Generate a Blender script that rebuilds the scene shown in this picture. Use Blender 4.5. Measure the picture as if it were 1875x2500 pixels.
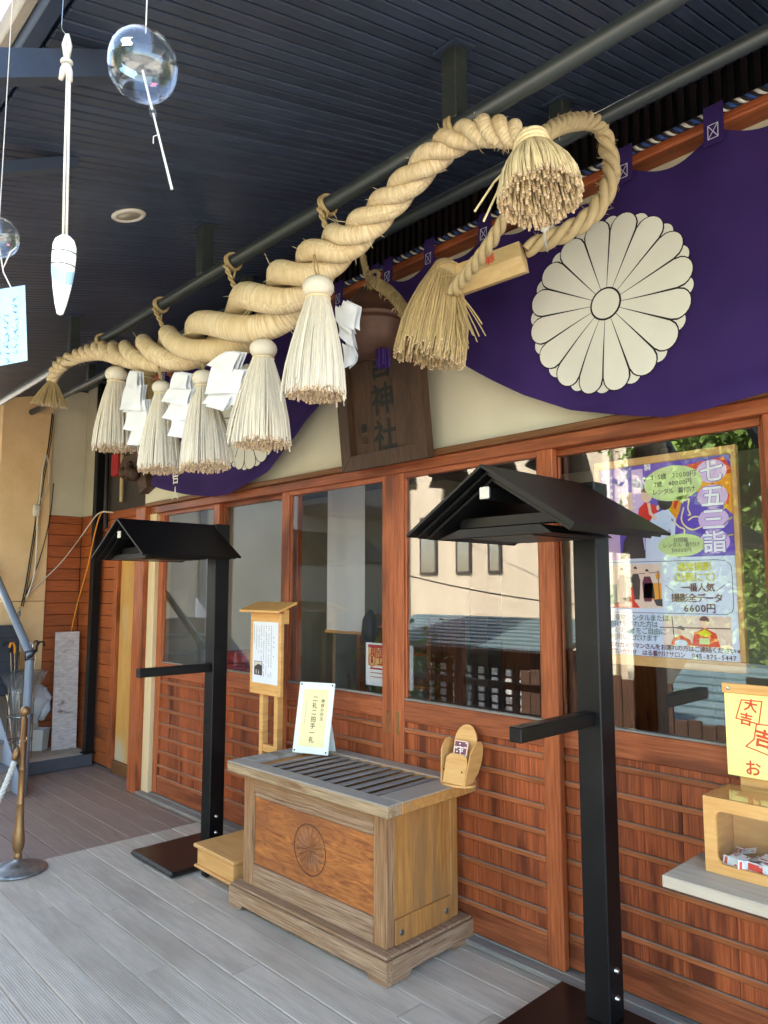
import bpy, math, random
import numpy as np
from mathutils import Vector, Matrix
R_ = random.Random(7)
S = bpy.context.scene
COL = S.collection
rad = math.radians
for o in list(bpy.data.objects): bpy.data.objects.remove(o)

# ------------------------------------------------------------------ camera, sky, sun, exposure
CAM = Vector((0.0, -2.585, 1.5)); YAW, PIT = rad(46.4), rad(6.13)
FWD = Vector((-math.sin(YAW)*math.cos(PIT), math.cos(YAW)*math.cos(PIT), math.sin(PIT)))
RGT = Vector((math.cos(YAW), math.sin(YAW), 0)); UPV = RGT.cross(FWD)
cd = bpy.data.cameras.new('camera'); cam = bpy.data.objects.new('camera', cd); COL.objects.link(cam)
cam.matrix_world = Matrix((RGT, UPV, -FWD)).transposed().to_4x4(); cam.location = CAM
cd.sensor_fit = 'VERTICAL'; cd.sensor_height = 36; cd.lens = 1778/2500*36; cd.clip_start = .02; cd.clip_end = 500
S.camera = cam
SUN_EL, SUN_AZ = rad(50), rad(-28)          # the sun stands behind the hall (+Y)
w = bpy.data.worlds.new('World'); S.world = w; w.use_nodes = True
wn = w.node_tree.nodes; wl = w.node_tree.links
sky = wn.new('ShaderNodeTexSky'); sky.sky_type = 'NISHITA'; sky.sun_disc = False
sky.sun_elevation = SUN_EL; sky.sun_rotation = SUN_AZ; sky.dust_density = 2.0; sky.air_density = 1.0
wl.new(sky.outputs[0], wn['Background'].inputs[0]); wn['Background'].inputs[1].default_value = 0.15
sd = bpy.data.lights.new('sun', 'SUN'); sd.energy = 3.0; sd.angle = rad(.5); sd.color = (1, .93, .82)
sun = bpy.data.objects.new('sun', sd); COL.objects.link(sun)
sdir = Vector((math.sin(SUN_AZ)*math.cos(SUN_EL), math.cos(SUN_AZ)*math.cos(SUN_EL), math.sin(SUN_EL)))
sun.rotation_euler = sdir.to_track_quat('Z', 'Y').to_euler()
S.view_settings.view_transform = 'Standard'; S.view_settings.look = 'None'
S.view_settings.exposure = 3.44; S.view_settings.gamma = 1
S.render.engine = 'CYCLES'; S.cycles.max_bounces = 8; S.cycles.transparent_max_bounces = 16
S.cycles.caustics_reflective = False; S.cycles.caustics_refractive = False

def at(px, py, **k):                        # photograph pixel -> point on a plane of the place
    d = FWD + RGT*((px-937.5)/1778) + UPV*((1250-py)/1778)
    (a, v), = k.items(); i = 'XYZ'.index(a)
    return CAM + d*((v-CAM[i])/d[i])
def depth(p): return (Vector(p)-CAM).dot(FWD)

# ------------------------------------------------------------------ materials
def lin(r, g, b):
    f = lambda c: c/12.92 if c <= .04045 else ((c+.055)/1.055)**2.4
    return (f(r/255), f(g/255), f(b/255), 1)
MATS = {}
def mat(name, c1, c2=None, rough=.6, metal=0, st=(1,1,1), sc=6, detail=5, bump=0, bsc=None, spec=.4, c3=None, c3sc=2.5,
        c3w=(.52,.66), rndv=0, dust=None, uv=False, coat=0, dist=0, isl=0):
    """Principled with stretched-noise colour c1..c2, patches of c3, per-piece value change rndv, dust colour on faces that look up."""
    m = bpy.data.materials.new(name); m.use_nodes = True; N = m.node_tree.nodes; L = m.node_tree.links
    b = N['Principled BSDF']; b.inputs['Roughness'].default_value = rough; b.inputs['Metallic'].default_value = metal
    b.inputs['Specular IOR Level'].default_value = spec
    if coat: b.inputs['Coat Weight'].default_value = coat; b.inputs['Coat Roughness'].default_value = .2
    MATS[name] = m
    if c2 is None and not bump:
        b.inputs['Base Color'].default_value = c1; return m
    tc = N.new('ShaderNodeTexCoord'); oi = N.new('ShaderNodeObjectInfo')
    ad = N.new('ShaderNodeVectorMath'); ad.operation = 'MULTIPLY_ADD'
    L.new(oi.outputs['Random'], ad.inputs[0]); ad.inputs[1].default_value = (37, 23, 51)
    L.new(tc.outputs['UV' if uv else 'Object'], ad.inputs[2])
    mp = N.new('ShaderNodeMapping'); mp.inputs['Scale'].default_value = st; L.new(ad.outputs[0], mp.inputs[0])
    nz = N.new('ShaderNodeTexNoise'); nz.inputs['Scale'].default_value = sc; nz.inputs['Detail'].default_value = detail
    nz.inputs['Roughness'].default_value = .62; nz.inputs['Distortion'].default_value = dist; L.new(mp.outputs[0], nz.inputs[0])
    col = None
    if c2 is not None:
        rp = N.new('ShaderNodeValToRGB'); rp.color_ramp.elements[0].position = .32; rp.color_ramp.elements[1].position = .68
        rp.color_ramp.elements[0].color = c1; rp.color_ramp.elements[1].color = c2
        L.new(nz.outputs[0], rp.inputs[0]); col = rp.outputs[0]
    if c3 is not None:
        n2 = N.new('ShaderNodeTexNoise'); n2.inputs['Scale'].default_value = c3sc; n2.inputs['Detail'].default_value = 6
        mp2 = N.new('ShaderNodeMapping'); mp2.inputs['Scale'].default_value = [math.sqrt(s) for s in st]
        L.new(ad.outputs[0], mp2.inputs[0]); L.new(mp2.outputs[0], n2.inputs[0])
        r2 = N.new('ShaderNodeMapRange'); r2.inputs[1].default_value, r2.inputs[2].default_value = c3w
        L.new(n2.outputs[0], r2.inputs[0])
        mx = N.new('ShaderNodeMix'); mx.data_type = 'RGBA'; L.new(r2.outputs[0], mx.inputs[0])
        L.new(col, mx.inputs[6]); mx.inputs[7].default_value = c3; col = mx.outputs[2]
    if dust is not None:
        ge = N.new('ShaderNodeNewGeometry'); sx = N.new('ShaderNodeSeparateXYZ'); L.new(ge.outputs['Normal'], sx.inputs[0])
        r3 = N.new('ShaderNodeMapRange'); r3.inputs[1].default_value = .3; r3.inputs[2].default_value = .8; r3.inputs[4].default_value = .85
        L.new(sx.outputs[2], r3.inputs[0])
        mx = N.new('ShaderNodeMix'); mx.data_type = 'RGBA'; L.new(r3.outputs[0], mx.inputs[0])
        L.new(col, mx.inputs[6]); mx.inputs[7].default_value = dust; col = mx.outputs[2]
    if rndv:
        hs = N.new('ShaderNodeHueSaturation'); r4 = N.new('ShaderNodeMapRange'); L.new(oi.outputs['Random'], r4.inputs[0])
        r4.inputs[3].default_value = 1-rndv; r4.inputs[4].default_value = 1+rndv; L.new(r4.outputs[0], hs.inputs['Value'])
        L.new(col, hs.inputs['Color']); col = hs.outputs[0]
    if isl:
        ge2 = N.new('ShaderNodeNewGeometry'); h2 = N.new('ShaderNodeHueSaturation'); r5 = N.new('ShaderNodeMapRange')
        L.new(ge2.outputs['Random Per Island'], r5.inputs[0]); r5.inputs[3].default_value = 1-isl; r5.inputs[4].default_value = 1+isl*.6
        L.new(r5.outputs[0], h2.inputs['Value']); L.new(col, h2.inputs['Color']); col = h2.outputs[0]
    if col is not None: L.new(col, b.inputs['Base Color'])
    else: b.inputs['Base Color'].default_value = c1
    if bump:
        bp = N.new('ShaderNodeBump'); bp.inputs['Strength'].default_value = bump; bp.inputs['Distance'].default_value = .004
        if bsc:
            n3 = N.new('ShaderNodeTexNoise'); n3.inputs['Scale'].default_value = bsc; n3.inputs['Detail'].default_value = 3
            L.new(mp.outputs[0], n3.inputs[0]); L.new(n3.outputs[0], bp.inputs['Height'])
        else: L.new(nz.outputs[0], bp.inputs['Height'])
        L.new(bp.outputs[0], b.inputs['Normal'])
    return m

def glass(name, f0=.07, tint=(1,1,1,1), rough=0.0):
    m = bpy.data.materials.new(name); m.use_nodes = True; N = m.node_tree.nodes; L = m.node_tree.links
    N.remove(N['Principled BSDF']); out = N['Material Output']
    lw = N.new('ShaderNodeLayerWeight'); lw.inputs[0].default_value = .5
    pw = N.new('ShaderNodeMath'); pw.operation = 'POWER'; pw.inputs[1].default_value = 5; L.new(lw.outputs['Facing'], pw.inputs[0])
    ma = N.new('ShaderNodeMath'); ma.operation = 'MULTIPLY_ADD'; ma.inputs[1].default_value = 1-f0; ma.inputs[2].default_value = f0
    L.new(pw.outputs[0], ma.inputs[0])
    t = N.new('ShaderNodeBsdfTransparent'); t.inputs[0].default_value = tint
    g = N.new('ShaderNodeBsdfGlossy'); g.inputs['Roughness'].default_value = rough
    mx = N.new('ShaderNodeMixShader'); L.new(ma.outputs[0], mx.inputs[0]); L.new(t.outputs[0], mx.inputs[1]); L.new(g.outputs[0], mx.inputs[2])
    L.new(mx.outputs[0], out.inputs[0]); MATS[name] = m; return m

door_c = dict(rough=.42, sc=4, detail=7, bump=.25, rndv=.16, spec=.35)
mat('door_v', lin(132,64,33), lin(184,101,56), st=(26,26,1.2), c3=lin(112,54,28), c3sc=1.7, **door_c)
mat('door_h', lin(126,62,35), lin(172,96,57), st=(1.2,26,26), c3=lin(112,56,32), c3sc=1.7, **door_c)
mat('batten', lin(134,70,38), lin(172,100,58), st=(1.2,26,26), dust=lin(134,122,106), **door_c)
mat('panel', lin(106,48,26), lin(178,92,50), st=(40,40,1.0), c3=lin(92,42,24), c3sc=1.9, **{**door_c, 'rndv': .22})
mat('cap_wood', lin(100,64,36), lin(134,88,50), st=(1,20,20), rough=.6, sc=4)
mat('light_wood', lin(208,150,82), lin(226,174,106), st=(1.5,1.5,14), rough=.5, sc=4, rndv=.05)
mat('pale_strip', lin(214,186,140), lin(228,204,160), st=(10,10,1), rough=.6)
mat('plaster', lin(214,206,178), lin(222,214,188), rough=.85, sc=3, bump=.06, bsc=200)
mat('plaster_old', lin(188,178,154), lin(204,194,168), rough=.85, sc=2, bump=.06, bsc=200, c3=lin(170,158,134), c3sc=.8)
mat('stucco', lin(222,182,130), lin(236,199,148), rough=.9, sc=3, bump=.8, bsc=90)
mat('siding', lin(146,74,34), lin(174,92,46), st=(1.5,1.5,16), rough=.55, sc=5, rndv=.12, bump=.15, c3=lin(110,60,38), c3sc=1.2, c3w=(.6,.75))
mat('plywood', lin(190,138,66), lin(214,164,92), st=(5,5,1), rough=.55, sc=1.6, c3=lin(196,178,146), c3sc=1.1)
mat('soffit', lin(42,51,67), lin(53,63,82), rough=.42, sc=5, rndv=.18, spec=.5)
mat('dark_blue', lin(44,54,70), lin(54,64,82), rough=.45, sc=8)
mat('fascia_metal', lin(150,140,128), lin(176,164,146), rough=.5, sc=5, st=(1,4,4), c3=lin(104,98,96), c3sc=2)
mat('pipe', lin(36,41,40), lin(48,53,50), rough=.38, sc=6, st=(.6,4,4), spec=.5, c3=lin(66,66,58), c3sc=4, c3w=(.62,.8))
mat('black_metal', lin(8,8,9), lin(11,10,11), rough=.45, sc=20, spec=.3, c3=lin(26,25,24), c3sc=5, c3w=(.52,.85), bump=.05, bsc=90)
mat('plate_brown', lin(22,16,15), lin(28,21,19), rough=.3, sc=3, spec=.4)
mat('steel', lin(190,188,180), rough=.25, metal=1)
mat('base_steel', lin(118,116,112), lin(166,162,154), rough=.45, metal=.8, sc=14, c3=lin(92,88,84), c3sc=9)
mat('brass', lin(138,102,64), lin(164,128,86), rough=.42, metal=.7, sc=7, c3=lin(112,76,46), c3sc=3)
mat('grey_paint', lin(108,118,130), lin(120,130,142), rough=.4, sc=4)
mat('stair_paint', lin(150,158,172), lin(164,172,184), rough=.5, sc=4)
mat('stair_tread', lin(104,98,98), lin(124,116,114), rough=.7, sc=8)
mat('deck_grey', lin(178,162,141), lin(202,185,163), rough=.72, st=(1.2,10,10), sc=4, detail=8, rndv=.045, c3=lin(156,140,120), c3sc=1.3, c3w=(.45,.8))
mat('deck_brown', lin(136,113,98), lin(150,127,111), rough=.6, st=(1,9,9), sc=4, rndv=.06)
mat('step_grey', lin(70,72,76), lin(80,82,86), rough=.6, sc=6)
mat('sill_wood', lin(122,114,104), lin(150,142,130), rough=.75, st=(1.2,20,20), sc=4)
mat('box_grey', lin(112,78,54), lin(188,154,120), rough=.8, st=(1.4,34,34), sc=4, detail=8, bump=.6, c3=lin(146,108,70), c3sc=2.2, rndv=.08, c3w=(.4,.8))
mat('box_greyy', lin(112,78,54), lin(188,154,120), rough=.8, st=(34,1.4,34), sc=4, detail=8, bump=.6, c3=lin(146,108,70), c3sc=2.2, rndv=.08, c3w=(.4,.8))
mat('box_greyv', lin(100,66,42), lin(180,138,96), rough=.8, st=(34,34,1.4), sc=4, detail=8, bump=.6, c3=lin(156,104,56), c3sc=2.2, rndv=.08, c3w=(.4,.8))
mat('box_top', lin(142,132,120), lin(172,162,148), rough=.85, st=(1.3,18,18), sc=4, bump=.4, c3=lin(112,94,76), c3sc=2, rndv=.08)
mat('slat_wood', lin(128,116,108), lin(156,144,134), rough=.8, st=(18,1.3,18), sc=4, bump=.35, rndv=.1)
mat('box_side', lin(150,96,44), lin(190,132,68), rough=.55, st=(14,14,1.2), sc=3, bump=.25, dist=.8, c3=lin(140,104,66), c3sc=2.2, c3w=(.45,.75))
mat('box_front', lin(116,58,28), lin(200,124,60), rough=.5, st=(1.3,6,8), sc=4.5, detail=9, bump=.6, dist=1.8, c3=lin(132,78,44), c3sc=2.4, c3w=(.42,.72))
mat('carve', lin(120,72,40), lin(158,98,54), rough=.6, sc=14, bump=.3)
mat('stool_wood', lin(200,144,80), lin(216,164,100), rough=.55, st=(1.2,10,10), sc=3)
mat('bell', lin(84,57,46), lin(102,72,58), rough=.5, metal=.2, sc=6, spec=.5)
mat('purple', lin(44,29,78), lin(62,40,97), rough=.85, sc=1.1, detail=3, spec=.15, bump=.5, bsc=7)
mat('purple_silk', lin(44,16,84), lin(60,24,104), rough=.6, sc=20, st=(8,8,1))
mat('crest_white', lin(216,214,200), lin(224,222,208), rough=.8, sc=4)
mat('ink', lin(20,18,20), rough=.7)
mat('white_stitch', lin(196,190,214), rough=.8)
mat('cord_white', lin(206,200,188), lin(188,180,168), rough=.8, sc=40)
mat('cord_black', lin(24,22,24), rough=.8)
mat('cord_blue', lin(40,66,120), rough=.8)
mat('plaque', lin(58,40,28), lin(82,58,40), rough=.55, st=(16,16,1.2), sc=4, bump=.3)
mat('plaque_ink', lin(24,28,24), rough=.6)
mat('paper', lin(220,223,228), lin(228,230,234), rough=.75, sc=5)
mat('paper_cream', lin(240,220,160), lin(246,230,176), rough=.7, sc=5)
mat('mount_white', lin(226,230,216), lin(238,240,230), rough=.6, sc=9)
mat('table_top', lin(178,162,140), lin(200,184,160), rough=.7, st=(1.2,12,12), sc=4, c3=lin(150,136,118), c3sc=2)
mat('lid_side', lin(168,112,52), lin(192,136,72), st=(1.2,12,12), sc=4, rough=.7, bump=.3, dust=lin(166,156,142), c3=lin(150,126,98), c3sc=2.5)
mat('lid_front', lin(124,100,74), lin(188,158,118), st=(1.2,34,34), sc=4, rough=.75, bump=.4, dust=lin(166,156,142), c3=lin(128,92,58), c3sc=3)
mat('paper_yellow', lin(252,236,136), lin(255,242,150), rough=.6, sc=3)
mat('red_print', lin(214,84,56), rough=.7); mat('red_dark', lin(168,40,40), rough=.7)
mat('grey_print', lin(90,84,88), rough=.7); mat('ink_soft', lin(80,66,44), rough=.7)
mat('ink_blue', lin(66,104,140), rough=.7)
mat('tanzaku', lin(158,196,220), lin(176,210,230), rough=.6, sc=9)
mat('pinkish', lin(232,120,150), rough=.7)
mat('straw', lin(212,192,146), lin(234,216,176), rough=.75, sc=9, st=(9,9,2), rndv=.06, isl=.22)
mat('straw_white', lin(212,202,181), lin(227,218,200), rough=.75, sc=9, st=(30,30,2), isl=.20)
mat('straw_end', lin(196,168,134), lin(222,198,164), rough=.8, sc=60, isl=.35)
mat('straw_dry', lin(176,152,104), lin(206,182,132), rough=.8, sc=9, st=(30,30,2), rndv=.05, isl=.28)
mat('hemp', lin(150,128,88), lin(186,164,118), rough=.9, sc=30, bump=.6, bsc=120)
mat('block_wood', lin(196,166,112), lin(212,184,132), rough=.55, st=(2,14,14), sc=3)
mat('cushion_red', lin(150,22,34), lin(168,30,42), rough=.8, sc=5)
mat('stone', lin(182,166,158), lin(216,202,194), rough=.85, sc=9, st=(2,2,7), c3=lin(120,104,96), c3sc=6, c3w=(.6,.72), bump=.6)
mat('cable_orange', lin(220,140,40), rough=.5); mat('cable_white', lin(206,196,176), rough=.5)
mat('bucket', lin(206,206,196), rough=.5); mat('plastic_bag', lin(214,220,226), rough=.35)
mat('bin_dark', lin(44,48,56), lin(54,58,66), rough=.5, sc=5)
mat('lamp_trim', lin(206,198,184), rough=.5); mat('lamp_inside', lin(160,150,132), rough=.4)
mat('interior_wall', lin(178,172,150), lin(190,184,162), rough=.9, sc=2)
mat('interior_dark', lin(46,38,32), lin(62,52,44), rough=.7, sc=4)
mat('tatami', lin(120,104,70), lin(140,122,84), rough=.8, sc=20)
mat('concrete', lin(196,188,168), lin(216,208,188), rough=.9, sc=1.6, st=(1,1,.5), c3=lin(96,88,76), c3sc=.9, c3w=(.6,.75))
mat('grey_wall', lin(96,92,88), lin(112,108,104), rough=.9, sc=1.5)
mat('beige_wall', lin(184,170,146), lin(198,184,160), rough=.9, sc=.8, st=(3,3,.4))
mat('window_frame', lin(52,46,40), rough=.5)
mat('green_roof', lin(78,98,104), lin(98,118,122), rough=.5, sc=3)
mat('dark_timber', lin(62,44,32), lin(84,60,44), rough=.7, st=(1,1,8), sc=4)
mat('lattice_white', lin(206,208,206), rough=.6)
mat('gravel', lin(150,142,128), lin(176,168,152), rough=.95, sc=60, bump=.4)
mat('leaf', lin(82,108,40), lin(120,144,60), rough=.6, sc=2.5, rndv=.1)
mat('bark', lin(74,58,44), lin(96,78,60), rough=.9, sc=10, st=(4,4,1))
mat('poster_purple', lin(104,76,186), lin(116,88,196), rough=.35, sc=2); mat('poster_blue', lin(214,224,246), rough=.35)
mat('poster_green', lin(206,226,156), rough=.35); mat('poster_orange', lin(240,160,40), rough=.35); mat('poster_red', lin(220,60,52), rough=.35)
mat('poster_yellow', lin(214,206,30), rough=.35); mat('poster_pink', lin(222,190,236), rough=.35); mat('poster_skin', lin(244,204,178), rough=.35)
mat('poster_grey', lin(70,62,64), rough=.35); mat('poster_plum', lin(106,50,72), rough=.35); mat('poster_sage', lin(110,130,130), rough=.35)
mat('poster_beige', lin(232,204,186), lin(240,216,200), rough=.35, sc=6); mat('poster_white', lin(246,246,250), rough=.35); mat('poster_teal', lin(90,126,110), rough=.35)
mat('poster_frame', lin(204,156,96), lin(220,176,116), rough=.5, st=(2,2,2), sc=5)
glass('pane_glass', .09); glass('chime_glass', .05, (.97,.99,1,1)); glass('acrylic', .04, (.96,.97,.95,1)); glass('window_glass', .3, (.25,.3,.3,1))
glass('clear_plastic', .24, (.90,.93,.95,1), .25)

# ribs of the composite deck boards, and the winding of the straw rope, as relief
def add_wave(mname, axis, scale, strength, uvmap=False, colmix=None, distort=0):
    m = MATS[mname]; N = m.node_tree.nodes; L = m.node_tree.links; b = N['Principled BSDF']
    tc = N.new('ShaderNodeTexCoord'); wv = N.new('ShaderNodeTexWave'); wv.bands_direction = axis; wv.inputs['Scale'].default_value = scale
    wv.inputs['Distortion'].default_value = distort; wv.inputs['Detail'].default_value = 2; wv.inputs['Detail Scale'].default_value = 1.5
    L.new(tc.outputs['UV' if uvmap else 'Object'], wv.inputs[0])
    bp = N.new('ShaderNodeBump'); bp.inputs['Strength'].default_value = strength; bp.inputs['Distance'].default_value = .003
    L.new(wv.outputs[1], bp.inputs['Height'])
    if b.inputs['Normal'].is_linked: L.new(b.inputs['Normal'].links[0].from_socket, bp.inputs['Normal'])
    L.new(bp.outputs[0], b.inputs['Normal'])
    if colmix:
        src = b.inputs['Base Color'].links[0].from_socket
        mx = N.new('ShaderNodeMix'); mx.data_type = 'RGBA'; L.new(wv.outputs[1], mx.inputs[0])
        rp = N.new('ShaderNodeMapRange'); rp.inputs[1].default_value = 0; rp.inputs[2].default_value = .22; rp.inputs[3].default_value = 1; rp.inputs[4].default_value = 0
        L.new(wv.outputs[1], rp.inputs[0]); L.new(rp.outputs[0], mx.inputs[0]); L.new(src, mx.inputs[6]); mx.inputs[7].default_value = colmix
        L.new(mx.outputs[2], b.inputs['Base Color'])
add_wave('deck_grey', 'Y', 32, .35)
mat('rope_straw', lin(186,162,120), lin(234,216,178), rough=.75, sc=1, detail=4, st=(170,3,1), uv=True, bump=.9, c3=lin(198,172,126), c3sc=.5, c3w=(.45,.75))
mat('rope_thin', lin(178,156,112), lin(214,194,150), rough=.8, sc=8, st=(3,40,1), uv=True, bump=.6)

# ------------------------------------------------------------------ mesh helpers
class MB:
    def __init__(s): s.v = []; s.f = []; s.uv = None; s.xf = None; s.smooth = False
    def add(s, vs, fs, uvs=None):
        n = len(s.v)
        s.v += [tuple(s.xf @ Vector(p)) for p in vs] if s.xf is not None else [tuple(p) for p in vs]
        s.f += [tuple(i+n for i in f) for f in fs]
        if uvs is not None:
            if s.uv is None: s.uv = [(0, 0)]*n
            s.uv += uvs
        return s
    def box(s, x0, x1, y0, y1, z0, z1, b=0):
        if x0 > x1: x0, x1 = x1, x0
        if y0 > y1: y0, y1 = y1, y0
        if z0 > z1: z0, z1 = z1, z0
        if b <= 0:
            return s.add([(x0,y0,z0),(x1,y0,z0),(x1,y1,z0),(x0,y1,z0),(x0,y0,z1),(x1,y0,z1),(x1,y1,z1),(x0,y1,z1)],
                         [(0,3,2,1),(4,5,6,7),(0,1,5,4),(1,2,6,5),(2,3,7,6),(3,0,4,7)])
        b = min(b, (x1-x0)*.45, (y1-y0)*.45, (z1-z0)*.45); vs = []; idx = {}
        for i, (X, sx) in enumerate(((x0,1),(x1,-1))):
            for j, (Y, sy) in enumerate(((y0,1),(y1,-1))):
                for k, (Z, sz) in enumerate(((z0,1),(z1,-1))):
                    for a, p in enumerate(((X,Y+sy*b,Z+sz*b),(X+sx*b,Y,Z+sz*b),(X+sx*b,Y+sy*b,Z))):
                        idx[i,j,k,a] = len(vs); vs.append(p)
        fs = []; g = idx
        for i in (0,1): q = (g[i,0,0,0],g[i,1,0,0],g[i,1,1,0],g[i,0,1,0]); fs.append(q if i else q[::-1])
        for j in (0,1): q = (g[0,j,0,1],g[1,j,0,1],g[1,j,1,1],g[0,j,1,1]); fs.append(q if not j else q[::-1])
        for k in (0,1): q = (g[0,0,k,2],g[1,0,k,2],g[1,1,k,2],g[0,1,k,2]); fs.append(q if k else q[::-1])
        c = Vector(((x0+x1)/2,(y0+y1)/2,(z0+z1)/2))
        def orient(q):
            p = [Vector(vs[i]) for i in q]; n = (p[1]-p[0]).cross(p[2]-p[0])
            return q if n.dot(sum(p, Vector())/len(p)-c) > 0 else q[::-1]
        for i in (0,1):
            for j in (0,1): fs.append(orient((g[i,j,0,0],g[i,j,1,0],g[i,j,1,1],g[i,j,0,1])))
        for i in (0,1):
            for k in (0,1): fs.append(orient((g[i,0,k,0],g[i,1,k,0],g[i,1,k,2],g[i,0,k,2])))
        for j in (0,1):
            for k in (0,1): fs.append(orient((g[0,j,k,1],g[1,j,k,1],g[1,j,k,2],g[0,j,k,2])))
        for i in (0,1):
            for j in (0,1):
                for k in (0,1): fs.append(orient((g[i,j,k,0],g[i,j,k,1],g[i,j,k,2])))
        return s.add(vs, fs)
    def tube(s, pts, r, seg=8, caps=True, uvs=False, closed=False):
        """Sweep along points; r a number or one per point; u runs in metres along the tube."""
        P = [Vector(p) for p in pts]; n = len(P); rs = r if isinstance(r, (list, tuple)) else [r]*n
        vs = []; uv = []; t = (P[1]-P[0]).normalized()
        nrm = t.orthogonal().normalized(); L = 0
        for i in range(n):
            if closed: tt = (P[(i+1) % n]-P[i-1])
            else: tt = (P[min(i+1, n-1)]-P[max(i-1, 0)])
            if tt.length < 1e-9: tt = t
            tt = tt.normalized(); ax = t.cross(tt)
            if ax.length > 1e-7:
                nrm = Matrix.Rotation(t.angle(tt), 3, ax.normalized()) @ nrm
            t = tt; nrm = (nrm-t*nrm.dot(t)).normalized(); bn = t.cross(nrm)
            if i: L += (P[i]-P[i-1]).length
            for k in range(seg):
                a = 2*math.pi*k/seg; vs.append(P[i]+(nrm*math.cos(a)+bn*math.sin(a))*rs[i]); uv.append((L, k/seg))
        fs = []; m = n if closed else n-1
        for i in range(m):
            for k in range(seg):
                a = i*seg+k; b = i*seg+(k+1) % seg; j = (i+1) % n*seg
                fs.append((a, b, j+(k+1) % seg, j+k))
        if caps and not closed:
            fs.append(tuple(range(seg))[::-1]); fs.append(tuple(range((n-1)*seg, n*seg)))
        return s.add(vs, fs, uv if uvs else None)
    def cyl(s, a, b, r, seg=12, r2=None): return s.tube([a, b], [r, r if r2 is None else r2], seg)
    def lathe(s, prof, c=(0,0,0), seg=24, axis=None):
        vs = []; fs = []; n = len(prof)
        M = Matrix.Identity(3) if axis is None else Vector(axis).normalized().to_track_quat('Z', 'Y').to_matrix()
        for r, z in prof:
            for k in range(seg):
                a = 2*math.pi*k/seg; vs.append(Vector(c)+M @ Vector((r*math.cos(a), r*math.sin(a), z)))
        for i in range(n-1):
            for k in range(seg):
                k2 = (k+1) % seg; fs.append((i*seg+k, i*seg+k2, (i+1)*seg+k2, (i+1)*seg+k))
        if prof[0][0] > 1e-5: fs.append(tuple(range(seg))[::-1])
        if prof[-1][0] > 1e-5: fs.append(tuple(range((n-1)*seg, n*seg)))
        return s.add(vs, fs)
    def prism(s, poly, d):
        """polygon of 3-D points extruded by vector d."""
        n = len(poly); P = [Vector(p) for p in poly]; d = Vector(d)
        nn = sum(((P[i]-P[0]).cross(P[i+1]-P[0]) for i in range(1, n-1)), Vector())
        if nn.dot(d) > 0: P = P[::-1]
        vs = P+[p+d for p in P]
        fs = [tuple(range(n)), tuple(range(n, 2*n))[::-1]]+[(i, n+i, n+(i+1) % n, (i+1) % n) for i in range(n)]
        return s.add(vs, fs)
    def slab(s, a, b, c, d, t):                       # quad thickened backwards
        A = Vector(a); nn = (Vector(b)-A).cross(Vector(d)-A).normalized()
        return s.prism([a, b, c, d], -nn*t)
    def grid(s, f, nu, nv, thick=0, uvs=False):
        vs = [f(i/nu, j/nv) for j in range(nv+1) for i in range(nu+1)]
        fs = [(j*(nu+1)+i, j*(nu+1)+i+1, (j+1)*(nu+1)+i+1, (j+1)*(nu+1)+i) for j in range(nv) for i in range(nu)]
        return s.add(vs, fs)

CHILDREN = {}
ORIG = {}
def obj(name, mb, m, parent=None, smooth=False, kind=None, label=None):
    """link one mesh object; vertices given in world space, or in the thing's own space when mb.local is set."""
    me = bpy.data.meshes.new(name)
    org = Vector((0,0,0)) if parent is None else ORIG.get(parent.name, Vector((0,0,0)))
    vs = mb.v if (parent is None or getattr(mb, 'local', False)) else [tuple(Vector(v)-org) for v in mb.v]
    me.from_pydata(vs, [], mb.f); me.materials.append(MATS[m] if isinstance(m, str) else m)
    if mb.uv is not None:
        ul = me.uv_layers.new(name='UVMap'); li = np.empty(len(me.loops), dtype=np.int32); me.loops.foreach_get('vertex_index', li)
        ul.data.foreach_set('uv', np.array(mb.uv, dtype=np.float32)[li].ravel())
    if smooth:
        me.polygons.foreach_set('use_smooth', [True]*len(me.polygons))
    me.update()
    return link(name, me, parent, kind, label)
def link(name, me, parent=None, kind=None, label=None):
    o = bpy.data.objects.new(name, me); COL.objects.link(o)
    if parent is not None:
        o.parent = parent; ORIG[o.name] = ORIG.get(parent.name, Vector((0,0,0)))
    else: ORIG[o.name] = Vector((0,0,0))
    if kind: o['kind'] = kind
    if label: o['label'] = label
    return o
def tag(o, label, cat, group=None):
    o['label'] = label; o['category'] = cat
    if group: o['group'] = group
    return o
def thing(name, label, cat, loc=(0,0,0), group=None, rotz=0):
    o = bpy.data.objects.new(name, None); COL.objects.link(o); o.empty_display_size = .1
    o.location = loc; o.rotation_euler = (0, 0, rotz); ORIG[o.name] = Vector(loc)
    return tag(o, label, cat, group)
def copy_tree(o, parent=None):
    c = o.copy(); COL.objects.link(c); c.parent = parent
    for ch in list(o.children): copy_tree(ch, c)
    return c
def B(x0, x1, y0, y1, z0, z1, b=0): return MB().box(x0, x1, y0, y1, z0, z1, b)
def smoothpath(pts, n):
    """Catmull-Rom through points (any dimension), n samples per span."""
    P = [np.array(p, dtype=float) for p in pts]; P = [2*P[0]-P[1]]+P+[2*P[-1]-P[-2]]; out = []
    for i in range(1, len(P)-2):
        for k in range(n):
            t = k/n; a, b, c, d = P[i-1:i+3]
            out.append(.5*((2*b)+(c-a)*t+(2*a-5*b+4*c-d)*t*t+(3*b-a-3*c+d)*t**3))
    out.append(P[-2]); return out

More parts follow.
